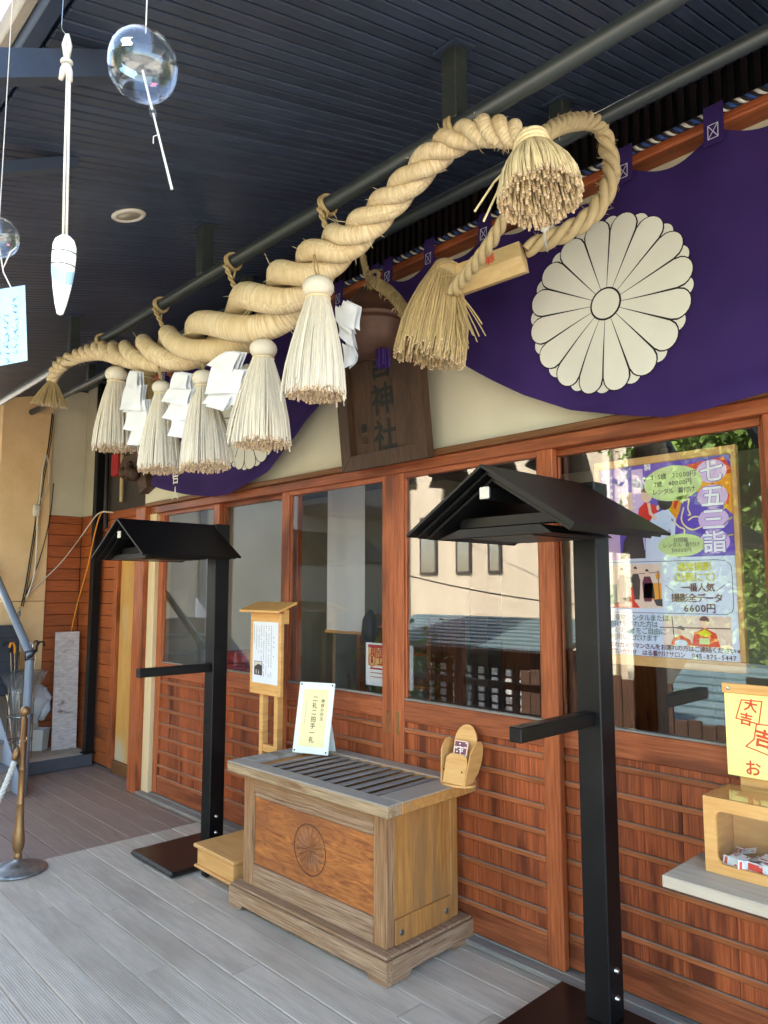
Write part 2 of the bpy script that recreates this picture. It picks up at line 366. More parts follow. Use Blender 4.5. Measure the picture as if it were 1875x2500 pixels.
# lettering: glyphs of Blender's own font turned to meshes
GL = {}
def glyph(ch):
    if ch not in GL:
        cu = bpy.data.curves.new('glyph', 'FONT'); cu.body = ch; cu.resolution_u = 2; cu.align_x = 'CENTER'
        o = bpy.data.objects.new('glyph', cu); COL.objects.link(o); dg = bpy.context.evaluated_depsgraph_get(); dg.update()
        me = bpy.data.meshes.new_from_object(o.evaluated_get(dg))
        vs = [tuple(v.co) for v in me.vertices]; fs = [tuple(p.vertices) for p in me.polygons]
        bpy.data.objects.remove(o); bpy.data.meshes.remove(me)
        xs = [v[0] for v in vs] or [0]
        GL[ch] = (vs, fs, (max(xs)-min(xs)) if vs else .3)
    return GL[ch]
def frame(o, u, v):                                  # a plane of writing: origin, right, up
    u = Vector(u).normalized(); v = Vector(v).normalized(); n = u.cross(v)
    M = Matrix((u, v, n)).transposed().to_4x4(); M.translation = Vector(o); return M
def text(mb, M, s, x, y, size, bold=0, lift=.0012, wid=1.0, adv=None):
    """horizontal line centred at x,y (metres in the plane M)."""
    ws = [(.92 if ord(c) > 0x2000 else .58) if adv is None else adv for c in s]; tot = sum(ws)*size*wid; cx = x-tot/2
    for c, w_ in zip(s, ws):
        if c not in ' 　':
            put(mb, M, c, cx+w_*size*wid/2, y, size, bold, lift, wid)
        cx += w_*size*wid
def put(mb, M, c, x, y, size, bold=0, lift=.0012, wid=1.0):
    vs, fs, _ = glyph(c)
    offs = [(0, 0)] if not bold else [(-bold, 0), (bold, 0), (0, bold), (0, -bold)]
    for k, (dx, dy) in enumerate(offs):
        mb.add([M @ Vector((x+dx+v[0]*size*wid, y+dy+(v[1]-.36)*size, lift+k*.0001)) for v in vs], fs)
def vtext(mb, M, s, x, y, size, bold=0, pitch=1.0, lift=.0012):
    for i, c in enumerate(s): put(mb, M, c, x, y-i*size*pitch, size, bold, lift)
def flat(mb, M, pts, lift=.0006):
    mb.add([M @ Vector((p[0], p[1], lift)) for p in pts], [tuple(range(len(pts)))])
def ell(cx, cy, a, b, n=24, t0=0, t1=2*math.pi): return [(cx+a*math.cos(t0+(t1-t0)*i/n), cy+b*math.sin(t0+(t1-t0)*i/n)) for i in range(n)]
def rrect(x0, x1, y0, y1, r, n=5):
    out = []
    for cx, cy, a in ((x1-r,y0+r,-90),(x1-r,y1-r,0),(x0+r,y1-r,90),(x0+r,y0+r,180)):
        out += [(cx+r*math.cos(rad(a+90*i/n)), cy+r*math.sin(rad(a+90*i/n))) for i in range(n+1)]
    return out
def line2(mb, M, pts, w, lift=.0012, closed=False):
    P = [Vector(p) for p in pts]; n = len(P)
    if closed: P.append(P[0]); P.append(P[1]); n += 1
    for i in range(n-1):
        d = P[i+1]-P[i]
        if d.length < 1e-7: continue
        d.normalize(); q = Vector((-d.y, d.x))*w/2; e = d*w*.3
        flat(mb, M, [P[i]-q-e, P[i+1]-q+e, P[i+1]+q+e, P[i]+q-e], lift+.00001*(i % 7))

# ------------------------------------------------------------------ ground and deck
def struct(name, mb, m, **k): return obj(name, mb, m, kind='structure', **k)
struct('ground', MB().add([(-90,-90,-.9),(60,-90,-.9),(60,60,-.9),(-90,60,-.9)], [(0,1,2,3)]), 'gravel')
DZ = 0.0
deck = struct('deck', B(-7.2, 1.8, -3.3, .30, -.9, -.035), 'sill_wood')
P0, PIT_B = -.519, .136
rows = [P0+.136*k for k in range(-20, 5)]
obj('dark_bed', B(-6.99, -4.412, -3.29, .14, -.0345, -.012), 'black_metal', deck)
obj('dust_bed', B(-4.41, 1.79, -3.29, .14, -.0345, -.0075), 'pale_strip', deck)
for i, y in enumerate(rows):
    y0, y1 = y+.002, min(y+.134, 0.16)
    if y0 > .14: continue
    x = -4.41+.003
    cuts = [-4.41]
    off = [1.1, .45, .67, 1.55, .9, 1.8][i % 6]
    cx = -4.41+off
    while cx < 1.7: cuts.append(cx); cx += 2.0
    cuts.append(1.8)
    for a, b in zip(cuts, cuts[1:]):
        obj('deck_board', B(a+.002, b-.002, y0, y1, -.03, R_.uniform(-.0015, 0), .003), 'deck_grey', deck)
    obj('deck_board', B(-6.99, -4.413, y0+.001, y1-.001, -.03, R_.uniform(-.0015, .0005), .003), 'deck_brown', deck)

# ------------------------------------------------------------------ shrine hall
hall = thing('shrine_hall', 'timber shrine hall with cream plaster, orange-brown sliding doors and dark slatted eaves', 'building', (0,0,0))
H = lambda n, mb, m, **k: obj(n, mb, m, hall, **k)
XL, XR = -5.2, 1.9
# frame round the doors
H('lintel', B(XL-.10, XR, -.035, .12, 2.085, 2.138, .004), 'door_h')
H('lintel_cap', B(XL-.14, XR, -.062, .12, 2.1385, 2.168, .004), 'cap_wood')
H('plaster_wall', B(XL-.28, XR, .01, .13, 2.17, 3.40), 'plaster')
H('sill', B(XL-.12, XR, -.075, .14, .0015, .024, .004), 'sill_wood')
H('sill_track', B(XL, XR, -.02, .0, .025, .031), 'sill_wood')
H('jamb_post', B(-5.455, -5.30, -.075, .14, 0, 2.137, .005), 'door_v')
H('jamb_strip', B(-5.298, -5.19, -.035, .10, .025, 2.084, .003), 'pale_strip')
H('wall_beam', B(-5.6, XR, -.085, .01, 3.122, 3.195, .006), 'door_h')
H('wall_vent', B(-5.6, XR, .0, .02, 3.20, 3.40), 'black_metal')
for k in range(108):
    pass
vm = MB()
for k in range(160): vm.box(-5.5+k*.045, -5.5+k*.045+.022, -.022, -.001, 3.2, 3.38)
H('vent_slat', vm, 'plate_brown', kind='stuff')
# sliding doors
ZB = [.841-.1*k for k in range(8)]
def door(x0, x1, yo, hl=False, hr=False, lw=.075, rw=.075):
    d = bpy.data.objects.new('sliding_door', None); COL.objects.link(d); d.parent = hall; ORIG[d.name] = Vector((0,0,0))
    y0, y1 = yo, yo+.036
    D = lambda n, mb, m: obj(n, mb, m, d)
    D('stile', B(x0, x0+lw, y0, y1, .032, 2.10, .003), 'door_v'); D('stile', B(x1-rw, x1, y0, y1, .032, 2.10, .003), 'door_v')
    a, b = x0+lw+.0005, x1-rw-.0005
    D('rail', B(a, b, y0+.002, y1-.002, 2.06, 2.10, .002), 'door_h')
    D('rail', B(a, b, y0+.002, y1-.002, .868, .968, .003), 'door_h')
    D('glazing_bead', B(a, b, y0+.004, y1-.004, .9685, .978, .002), 'sill_wood')
    D('rail', B(a, b, y0+.002, y1-.002, .033, .136, .003), 'door_h')
    for s in (0, 1):
        xx = a if s == 0 else b-.012
        D('glazing_bead', B(xx, xx+.012, y0+.010, y1-.006, .979, 2.059, .002), 'door_v')
    D('pane', B(a+.0125, b-.0125, y0+.016, y0+.020, .979, 2.059), 'pane_glass')
    n = 5; ws = [R_.uniform(.7, 1.3) for _ in range(n)]; t = sum(ws); x = a
    for w_ in ws:
        e = x+(b-a)*w_/t
        D('panel_board', B(x+.0006, e-.0006, y0+.016, y0+.024, .137, .867, .0015), 'panel'); x = e
    for z in ZB[:8]:
        if z < .15: z0 = .137
        z0 = z-.024
        if z0 < .137: z0 = .1375
        D('batten', B(a, b, y0+.001, y0+.0155, z0, z0+.022, .003), 'batten')
    for s, f in ((0, hl), (1, hr)):
        if f:
            xx = x0+.022 if s == 0 else x1-.022-.022
            D('handle_plate', B(xx, xx+.022, y0-.002, y0+.001, .80, .91, .001), 'brass'); D('handle_recess', B(xx+.005, xx+.017, y0-.0028, y0-.0015, .815, .895), 'brass')
    return d
door(-5.19, -4.33, -.004); door(-4.425, -3.50, .036, lw=.095)
door(-3.585, -2.629, -.022, hr=True); door(-2.627, -1.68, -.022, hl=True)
door(-1.765, -.80, .022, lw=.07, rw=.08); door(-.86, .08, -.02); door(.0, .95, .022); door(.90, 1.85, -.02)
# left bay: siding, ply door, plaster, return wall
YS, XC = .10, -6.98
xa = -6.14
H('door_frame', B(xa, xa+.07, YS-.04, YS+.05, .03, 2.12, .004), 'door_v')
H('door_frame', B(-5.53, -5.4555, YS-.05, YS+.05, .03, 2.12, .004), 'door_v')
H('plywood_door', B(xa+.071, -5.531, YS-.005, YS+.025, .10, 1.93, .003), 'plywood')
H('door_sill', B(xa+.071, -5.531, YS-.03, YS+.05, .0, .099, .004), 'cap_wood')
nb = 20; pz = .105
for k in range(nb+1):
    z0, z1 = .02+k*pz, .02+(k+1)*pz-.004
    if z1 > 2.19: z1 = 2.19
    if z0 > 2.17: break
    xe = xa-.001 if z1 < 1.97 else -5.456
    H('siding_board', B(XC+.02, xe, YS-.012, YS+.006, z0, z1, .003), 'siding')
    H('siding_board', B(XC-.01, XC+.012, -.34, YS-.012, z0, z1, .003), 'siding')
H('siding_backing', B(XC-.02, -5.46, YS+.0065, YS+.05, 0, 3.4), 'interior_dark')
H('siding_backing', B(XC-.10, XC-.0105, -.5, YS+.05, 0, 3.5), 'interior_dark')
H('plaster_wall', B(XC+.0125, -6.6, YS-.004, YS+.006, 2.192, 3.42), 'plaster_old')
H('plaster_wall', B(XC-.01, XC+.012, -.30, YS-.0045, 2.192, 3.398), 'plaster_old')
H('dark_panel', B(-6.599, -5.46, YS-.0045, YS+.006, 2.192, 3.42), 'interior_dark')
# stucco gable face at far left, with its patched lower panels
H('stucco_wall', B(XC-.20, XC+.04, -.66, -.2225, 1.405, 3.32, .004), 'stucco')
H('stucco_panel', B(XC-.20, XC+.036, -.66, -.2225, .62, 1.40, .004), 'stucco')
H('stucco_panel', B(XC-.20, XC+.030, -.66, -.2225, .28, .612, .004), 'concrete')
H('stucco_panel', B(XC-.20, XC+.024, -.66, -.2225, 0, .274, .004), 'concrete')
# eaves: slatted soffit in single strips, running out and down from the wall
SL = .26; ang = math.atan(SL)
def cz(y): return 3.388+SL*y
stripm = None
ly = 2.02/math.cos(ang)
mb = MB(); mb.local = True; mb.box(0, .0385, 0, ly, -.012, 0, .0035)
first = H('soffit_strip', mb, 'soffit'); x = -8.9; k = 0
first.location = (x, -2.04, cz(-2.04)); first.rotation_euler = (ang, 0, 0)
while k < 244:
    k += 1; o = first.copy(); COL.objects.link(o); o.location = (x+k*.0425, -2.04, cz(-2.04)); o.parent = hall
XE = x+245*.0425
def sloped(x0, x1, y0, y1, d0, d1): return MB().prism([(x0,y0,cz(y0)+d0),(x0,y1,cz(y1)+d0),(x0,y1,cz(y1)+d1),(x0,y0,cz(y0)+d1)], (x1-x0,0,0))
H('soffit_backing', sloped(-9, XE+.1, -2.05, .2, .006, .02), 'soffit')
H('roof_slab', sloped(-9, XE+.3, -2.05, 7.5, .022, .20), 'dark_blue')
H('eave_trim', B(-9, XE+.3, -2.088, -2.051, cz(-2.05)-.022, cz(-2.05)+.05, .003), 'dark_blue')
H('fascia', B(-9, XE+.3, -2.115, -2.0885, cz(-2.05)+.016, cz(-2.05)+.085, .003), 'fascia_metal')
H('gutter', MB().tube([(-9,-2.16,cz(-2.05)+.10),(XE+.3,-2.16,cz(-2.05)+.10)], .03, 10), 'fascia_metal')
for sx in (-.665, ):
    pass
# struts that run up under the eave
def strut(px, py, w_, hgt):
    p = None
    d = FWD+RGT*((px-937.5)/1778)+UPV*((1250-py)/1778)
    t = (cz(CAM.y)-CAM.z)/(d.z-SL*d.y); p = CAM+d*t
    e = p+Vector((0, -1.3, -1.3*.53))
    return MB().prism([(p.x-w_/2, p.y, p.z-hgt), (p.x-w_/2, p.y, p.z), (p.x-w_/2, e.y, e.z), (p.x-w_/2, e.y, e.z-hgt)], (w_, 0, 0))
H('eave_strut', strut(290, 132, .045, .075), 'dark_blue'); H('eave_strut', strut(186, 384, .045, .04), 'dark_blue')
# downlight in the soffit
d = FWD+RGT*((312-937.5)/1778)+UPV*((1250-516)/1778); t = (cz(CAM.y)-CAM.z)/(d.z-SL*d.y); p = CAM+d*t
nrm = Vector((0, SL, -1)).normalized(); p = p+nrm*.013
dl = thing('downlight', 'round cream downlight set in the dark slatted eave', 'light', p)
obj('lamp_rim', MB().lathe([(.048,.0),(.066,.0),(.068,.004),(.062,.010),(.050,.010),(.046,.004)], p, 32, nrm), 'lamp_trim', dl, True)
obj('lamp_bowl', MB().lathe([(.05,.006),(.042,-.02),(.02,-.03),(.0001,-.032)], p, 24, nrm), 'lamp_inside', dl, True)
# the room behind the glass
H('room_floor', B(-5.4, XR, .15, 4.2, -.05, .02), 'tatami')
H('room_wall', B(-5.45, XR, 4.2, 4.3, 0, 3.4), 'interior_wall'); H('room_wall', B(-5.55, -5.461, .15, 4.2, 0, 3.4), 'interior_wall')
H('room_wall', B(XR, XR+.1, .0, 4.2, 0, 3.4), 'interior_wall'); H('room_ceiling', B(-5.5, XR, .14, 4.2, 2.75, 2.8), 'interior_dark')
H('room_post', B(-3.15, -3.0, 1.2, 1.35, .02, 2.74), 'interior_dark'); H('room_post', B(-2.2, -1.9, 2.0, 2.2, .02, 2.74), 'interior_dark')
H('room_wainscot', B(-5.4, -3.2, 3.9, 4.19, .02, .9), 'door_v')
H('room_beam', B(-5.4, XR, 1.2, 1.35, 2.3, 2.5), 'interior_dark')
H('back_wall', B(-9.3, XE, 4.4, 4.6, -.9, 4.0), 'plaster_old')
# carved beam end, bamboo stick and red fitting above the ply door
c0 = at(330, 1135, Y=-.06)
cb = MB()
prof = [(-.30,.02),(-.22,.10),(-.10,.09),(-.02,.14),(.10,.10),(.20,.12),(.30,.05),(.28,-.05),(.18,-.10),(.22,-.20),(.10,-.24),(.04,-.12),(-.08,-.08),(-.20,-.10),(-.29,-.06)]
cb.prism([(c0.x+a, -.06, c0.z+b) for a, b in prof], (0, .12, 0)); H('carved_beam_end', cb, 'dark_timber')
cb = MB(); c1 = at(312, 1150, Y=-.10)
for i in range(7): cb.lathe([(.001,-.05),(.035,-.03),(.045,0),(.035,.03),(.001,.05)], (c1.x-.1+.07*i, -.09+.02*math.sin(i*2), c1.z+.04*math.sin(i*1.7)), 8)
H('beam_carving', cb, 'dark_timber', True) if False else obj('beam_carving', cb, 'dark_timber', hall, True)
a = at(296, 1225, Y=.06); b = at(299, 1110, Y=.06); H('bamboo_stick', MB().cyl(a, b, .016, 10), 'straw_dry')
a = at(284, 1140, Y=.05); H('red_fitting', B(a.x-.07, a.x+.05, .03, .09, a.z-.08, a.z+.12, .01), 'red_dark')
H('dark_conduit', MB().cyl(at(258, 1290, Y=.06), at(262, 1100, Y=.06), .018, 8), 'black_metal')

# ------------------------------------------------------------------ pipes under the eave
YP1, ZP1, YP2, ZP2 = -1.05, 2.848, -.42, 3.116
def pipe_rail(y, z, r, label, hx):
    t = thing('pipe_rail', label, 'pipe', (0, y, z))
    obj('pipe', MB().tube([(-8.6, y, z), (1.6, y, z)], r, 20), 'pipe', t, True)
    for x in hx:
        zc = cz(y)-.014
        h = obj('hanger', B(x-.028, x+.028, y-.028, y+.028, z+r*.6, zc-.004, .003), 'pipe', t)
        obj('flange', sloped(x-.045, x+.045, y-.045, y+.045, -.0225, -.0135), 'dark_blue', h)
    return t
pipe_rail(YP1, ZP1, .0255, 'dark steel pipe that the thick straw rope hangs from', (-6.2, -4.25, -2.75, -1.31, .15))
pipe_rail(YP2, ZP2, .0255, 'rear dark steel pipe nearest the purple curtain, with the thin rope looped over it', (-5.6, -3.4, -1.35, .5))

# ------------------------------------------------------------------ thick straw rope
CEN = [(127,930,13),(133,912,15),(143,897,17),(165,880,18),(200,866,19),(250,856,25),(300,864,32),(350,862,44),(420,851,57),(494,829,64),(595,782,78),(678,729,80),
       (750,667,65),(813,608,56),(870,570,47),(965,478,42),(1070,371,41),(1128,335,38),(1175,320,39),(1222,322,38),(1262,331,33),(1288,347,20)]
BUL = [(122,916),(133,895),(143,883),(156,870),(181,857),(196,849),(213,845),(230,840),(253,834),(278,840),(304,830),(342,819),(397,798),(458,791),(549,713),(638,658),
       (710,616),(777,565),(840,536),(895,494),(938,447),(992,392),(1047,338),(1106,312),(1165,281),(1213,278),(1258,290),(1290,318)]
dense = smoothpath([(a, b, c) for a, b, c in CEN], 40)
ph_px = []
cur = np.array([(d[0], d[1]) for d in dense])
for bx, by in BUL:
    i = int(np.argmin(((cur-np.array([bx, by]))**2).sum(1))); ph_px.append(i)
for i in range(1, len(ph_px)): ph_px[i] = max(ph_px[i], ph_px[i-1]+3)
ph = np.interp(np.arange(len(dense)), ph_px, [2*math.pi*k/3 for k in range(len(BUL))])
k0 = 2*math.pi/3/(ph_px[1]-ph_px[0]); ph[:ph_px[0]] = -k0*np.arange(ph_px[0], 0, -1) if ph_px[0] else ph[:0]
kern = np.ones(17)/17; phs = np.convolve(np.pad(ph, 8, mode='edge'), kern, 'valid'); ph = phs
rope = thing('straw_rope', 'thick twisted straw rope tapering to both ends, slung under the front pipe', 'rope', at(678, 729, Y=YP1))
cpts = [at(d[0], d[1], Y=YP1) for d in dense]; hws = [d[2]/1778*depth(p) for d, p in zip(dense, cpts)]
def strands(cpts, hws, ph, n, parent, m, name='strand', seg=14, fr=lambda h, i: .445, front=Vector((0,-1,0)), step=2):
    N = len(cpts)
    for k in range(n):
        pts = []; rs = []
        for i in range(0, N, step):
            t = (cpts[min(i+3, N-1)]-cpts[max(i-3, 0)]).normalized()
            up = front.cross(t).normalized(); up = -up if up.z < 0 and abs(up.z) > .2 else up
            if i and up.dot(lastup) < 0: up = -up
            lastup = up
            r = fr(hws[i], i)*hws[i]; R = hws[i]-r; th = ph[i]+2*math.pi*k/n
            f2 = t.cross(up); f2 = f2 if f2.dot(front) > 0 else -f2
            pts.append(cpts[i]+up*R*math.cos(th)+f2*R*math.sin(th)); rs.append(r)
        obj(name, MB().tube(pts, rs, seg, True, True), m, parent, True)
strands(cpts, hws, ph, 3, rope, 'rope_straw', fr=lambda h, i:   .49-.075*min(1, max(0, (h-.05)/.05)))
def fan(c, ax, r0, r1, L, n, m, parent, name='straw_skirt', spread=None, wdt=.0022, jit=.06, curve=.35, end=None, fill=True, kind='stuff', tipdir=None, inner=0):
    """a bunch of straws leaving a neck of radius r0 along ax and opening to r1."""
    mb = MB(); me = MB(); ax = Vector(ax).normalized(); u = ax.orthogonal().normalized(); v = ax.cross(u)
    for k in range(n):
        q = math.sqrt(R_.uniform(inner, 1)) if R_.random() > .35 else R_.uniform(.9, 1.0)
        a = R_.uniform(0, 2*math.pi); dvec = u*math.cos(a)+v*math.sin(a)
        LL = L*R_.uniform(1-jit, 1+jit*.4); pts = []
        a2 = R_.uniform(-.12, .12); dv2 = (u*math.cos(a+a2)+v*math.sin(a+a2))
        for i in range(5):
            t = i/4; rr = r0*q+(r1-r0)*q*(1-(1-t)**(1+curve*2))
            pts.append(c+ax*LL*t+(dvec*(1-t)+dv2*t)*rr)
        if tipdir is not None: pts[-1] = pts[-1]+Vector(tipdir)*R_.uniform(0, .01)
        w_ = wdt*R_.uniform(.7, 1.3)
        mb.tube(pts, [w_*.8, w_, w_, w_, w_*1.05], 4, False)
        tip = pts[-1]; dd = (pts[-1]-pts[-2]).normalized()
        me.tube([tip-dd*.004, tip+dd*.0012], w_*1.15, 4)
    o = obj(name, mb, m, parent, kind=kind)
    if end: obj('cut_ends', me, end, parent, kind=kind)
    return o
mb = MB()
for _ in range(130):
    i = R_.randrange(30, len(cpts)-30); a = R_.uniform(0, 6.28); h = hws[i]; t = (cpts[i+3]-cpts[i-3]).normalized(); u = t.orthogonal().normalized(); v = t.cross(u)
    p = cpts[i]+(u*math.cos(a)+v*math.sin(a))*h*.80; q = (u*math.cos(a+.9)+v*math.sin(a+.9))*R_.uniform(.2,.5)*h+(u*math.cos(a)+v*math.sin(a))*h*R_.uniform(.12,.28)+t*R_.uniform(-.03,.03)
    mb.tube([p, p+q*.55+t*R_.uniform(-.008,.008), p+q], [.0012,.0010,.0006], 4, False)
obj('loose_fibre', mb, 'straw', rope, kind='stuff')
# left end: binding and brush
e0 = cpts[0]; fan(e0+Vector((.004,0,.0)), (-.16,-.02,-1), .020, .105, .155, 170, 'straw_dry', rope, 'end_brush', wdt=.002, curve=.1, end='straw_end')
obj('end_binding', MB().tube([e0+Vector((.004,0,.004))+Vector((.026*math.cos(a), .026*math.sin(a), .0)) for a in np.linspace(0, 6.283, 17)[:-1]], .009, 8, closed=True), 'straw', rope, True)
# right end: binding and big brush
e1 = cpts[-1]; e1b = at(1300, 362, Y=YP1)
fan(e1b, (.22,-.14,-1), .040, .108, .172, 620, 'straw', rope, 'end_brush', wdt=.0027, curve=.45, jit=.10, end='straw_end')
for k in range(3):
    rr = .040+.004*math.sin(k); cc = e1b+Vector((-.004, 0, .018-.012*k)); 
    obj('end_binding', MB().tube([cc+Vector((rr*math.cos(a), rr*math.sin(a), .35*rr*math.cos(a+.5))) for a in np.linspace(0, 6.283, 21)[:-1]], .0075, 6, closed=True), 'straw', rope, True)
for (sx, sz) in ((-.15,-.14), (-.12,-.18)):
    obj('stray_straw', MB().tube([e1b+Vector((-.03,-.02,-.02)), e1b+Vector((sx*.6,-.05,sz*.55)), e1b+Vector((sx,-.06,sz))], .0032, 5), 'straw', rope)
# hanging cords from pipe to rope
def cord(px0, px1, loose=0):
    top = at(*px0, Y=YP1); top.z = ZP1; bot = at(*px1, Y=YP1-.01)
    mb = MB(); mb.tube([top+Vector((.004*math.sin(a*2), .032*math.cos(a), .032*math.sin(a))) for a in np.linspace(0, 6.283, 25)[:-1]], .0075, 6, closed=True)
    mb.tube([top+Vector((.014+.004*math.sin(a*2), .033*math.cos(a), .033*math.sin(a))) for a in np.linspace(0, 6.283, 25)[:-1]], .007, 6, closed=True)
    L = (bot-top).length; n = max(10, int(L/.006))
    for s in (0, math.pi):
        mb.tube([top+Vector((.006,-.038,-.02))*(1-t)*1+(bot-top)*t+Vector((math.cos(s+t*L/.022*2), math.sin(s+t*L/.022*2), 0))*.0055 for t in np.linspace(0.08, 1, n)], .0066, 6)
    for _ in range(3):
        a = R_.uniform(-.6, .6); b = bot+(top-bot)*.35
        mb.tube([b, b+Vector((.018+.01*a, -.012, .012)), b+Vector((.028+.01*a, -.016, .016+.01*a))], [.0035, .003, .002], 5)
    obj('hanging_cord', mb, 'hemp', rope, True)
for q in (((163,846),(166,868)), ((250,797),(255,838)), ((393,712),(398,800)), ((568,590),(574,705)), ((797,455),(797,560)), ((1104,268),(1108,320))): cord(*q)

# ------------------------------------------------------------------ straw tassels hanging from the rope
def tassel(hx, hy, hr, bx, by, hw, y, label, m='straw_white', n=430):
    h = at(hx, hy, Y=y); sc = depth(h)/1778; r = hr*sc; b = at(bx, by, Y=y); b = Vector((b.x, y, b.z)); L = (h-b).length
    t = thing('straw_tassel', label, 'tassel', h, 'straw tassels hanging from the thick rope')
    ax = (b-h).normalized(); w_ = hw*depth(b)/1778
    ring = MB(); prof = []
    for i in range(13):
        a = math.pi*(i/12)*.86; prof.append((max(.0015, r*1.02*math.sin(a)), r*.78*math.cos(a)))
    vs0 = len(ring.v); ring.lathe(prof[::-1], h, 56, None)
    ring.v = [tuple(Vector(v)+(Vector(v)-h).normalized()*(.0016 if (i % 56) % 2 else -.0006)) for i, v in enumerate(ring.v)]
    obj('tassel_head', ring, m, t, True)
    nk = h+ax*r*.72
    obj('neck_binding', MB().tube([nk+Vector((math.cos(a), math.sin(a), 0))*r*.78 for a in np.linspace(0, 6.283, 25)[:-1]], r*.085, 6, closed=True), 'straw', t, True)
    fan(nk, ax, r*.74, w_*.97, L-r*.6, n, m, t, 'straw_skirt', wdt=.0027, curve=.28, jit=.045, end='straw_end')
    fan(nk, ax+Vector((R_.uniform(-.06,.06), R_.uniform(-.05,.05), 0)), r*.78, w_*R_.uniform(1.06,1.16), L-r*.5, 16, m, t, 'loose_straw', wdt=.0024, curve=.2, jit=.12, inner=.9)
    core = MB(); core.lathe([(r*.55, 0), (r*.9+(w_-r)*.45, -(L)*.45), (w_*.72, -L*.88)], nk, 20); obj('straw_core', core, 'straw_end', t, True)
    top = h+Vector((0, 0, r*.7)); cbd = MB()
    for s in (-1, 1): cbd.tube([top+Vector((s*.004,0,0)), top+Vector((s*.009,-.01,.03)), top+Vector((s*.003,-.02,.075))], .0032, 5)
    obj('hanging_string', cbd, 'hemp', t, True)
    return t
tassel(285,915,26,278,1094,52,YP1,'leftmost straw tassel on the rope, near its thin end')
tassel(395,947,22,392,1146,55,YP1,'second straw tassel from the left, between two paper streamers and hanging lowest', n=460)
tassel(497,925,27,501,1138,62,YP1,'broad straw tassel in front of the curtain lettering, third from the left', n=520)
tassel(643,853,32,641,1082,72,YP1,'straw tassel hanging before the left white crest, with one loose straw', n=600)
tassel(777,703,37,770,962,76,YP1-.08,'largest straw tassel, rightmost on the rope and left of the bell', n=700)
tassel(352,905,28,346,1075,42,-.80,'shaded straw tassel hanging behind the rope near its left end', 'straw_dry', n=300)  # shade behind the rope put into the colour by a darker straw
tl = at(640,1010,Y=YP1-.06)
# ------------------------------------------------------------------ white paper streamers
def shide(pts, y, label, layers=3, w_=1):
    """pts: left-edge and right-edge pixels of each fold, top to bottom."""
    p0 = at(*pts[0][0], Y=y); t = thing('paper_streamer', label, 'paper streamer', p0, 'white zigzag paper streamers on the rope')
    for l in range(layers):
        for i, q in enumerate(pts):
            P = [at(x, yy, Y=y-.006*(i % 2)) for x, yy in q]
            off = Vector((.007*l, .011*l+.003*i, .002*l)); mb = MB()
            nu = 6
            def f(a, b): 
                top = P[0].lerp(P[1], a); bot = P[3].lerp(P[2], a); v = top.lerp(bot, b)
                return v+off+Vector((0, -.010*math.sin(a*3.1+l+i)*b-.004*math.sin(5*a+b*4+i), 0))
            mb.grid(f, nu, 5); n = len(mb.v); back = [tuple(Vector(v)+Vector((0,.0006,0))) for v in mb.v]
            mb.add(back, [tuple(x_ for x_ in f_[::-1]) for f_ in [tuple(i_ for i_ in ff) for ff in mb.f]])
            obj('paper_fold', mb, 'paper', t, True)
z4 = lambda x, y: (x*.42194, 600+y*.42194)
def Z4(*q): return [z4(*p) for p in q]
shide([Z4((752,722),(792,735),(800,830),(722,820)), Z4((724,815),(815,805),(800,950),(692,950)), Z4((728,880),(838,892),(826,970),(712,962)), Z4((722,955),(842,960),(835,1090),(705,1060)), Z4((745,1050),(830,1065),(800,1155),(716,1148))], YP1-.05, 'paper streamer between the leftmost and second tassels')
shide([Z4((1010,730),(1085,745),(1080,830),(975,830)), Z4((975,828),(1105,830),(1065,925),(932,900)), Z4((985,905),(1100,912),(1080,1030),(935,995)), Z4((985,1000),(1070,1015),(1040,1110),(962,1098))], YP1-.06, 'paper streamer between the second and third tassels')
shide([Z4((1305,612),(1385,620),(1345,735),(1190,690)), Z4((1225,700),(1410,720),(1370,850),(1185,860)), Z4((1230,800),(1400,830),(1330,915),(1170,915)), Z4((1225,870),(1330,870),(1270,955),(1180,925))], YP1-.07, 'paper streamer blown sideways beside the third tassel, folds spread wide')
z5 = lambda x, y: (600+x*.42194, 600+y*.42194)
def Z5(*q): return [z5(*p) for p in q]
shide([Z5((565,315),(645,355),(630,490),(540,430)), Z5((520,345),(600,400),(600,510),(520,430)), Z5((530,440),(600,470),(610,600),(540,520)), Z5((545,560),(605,590),(622,650),(560,710))], YP1+.06, 'paper streamer half hidden behind the largest tassel', layers=2)

# ------------------------------------------------------------------ thin rope, looped over the rear pipe
knot = at(1306, 350, Y=-.98)
TH = [(1308,346,-1.0,20),(1335,325,-.92,22),(1368,306,-.78,23),(1405,297,-.62,23),(1437,296,-.50,22),(1462,306,-.42,21),(1476,330,-.375,21),(1482,362,-.36,22),(1492,400,-.36,23),(1490,440,-.37,23),
      (1474,482,-.38,24),(1448,520,-.40,25),(1408,552,-.43,25),(1360,577,-.46,25),(1318,594,-.48,23),(1284,610,-.50,20)]
dn = smoothpath(TH, 14); cp = [at(a, b, Y=y) for a, b, y, r in dn]; hw = [r/1778*depth(p) for (a, b, y, r), p in zip(dn, cp)]
def pitchphase(cp, pitch):
    L = [0]
    for i in range(1, len(cp)): L.append(L[-1]+(cp[i]-cp[i-1]).length)
    return [2*math.pi*l/pitch for l in L]
brope = thing('bell_rope', 'thin twisted hemp rope looped over the rear pipe, ending in a wooden block and brush', 'rope', cp[len(cp)//2])
strands(cp, hw, pitchphase(cp, .20), 3, brope, 'rope_thin', step=1, seg=9, fr=lambda h, i: .47)
TH2 = [(1250,500,-.78,14),(1240,520,-.78,16),(1222,550,-.77,17),(1198,592,-.76,18),(1172,628,-.74,18),(1145,662,-.72,18),(1122,690,-.70,18),(1106,712,-.68,17)]
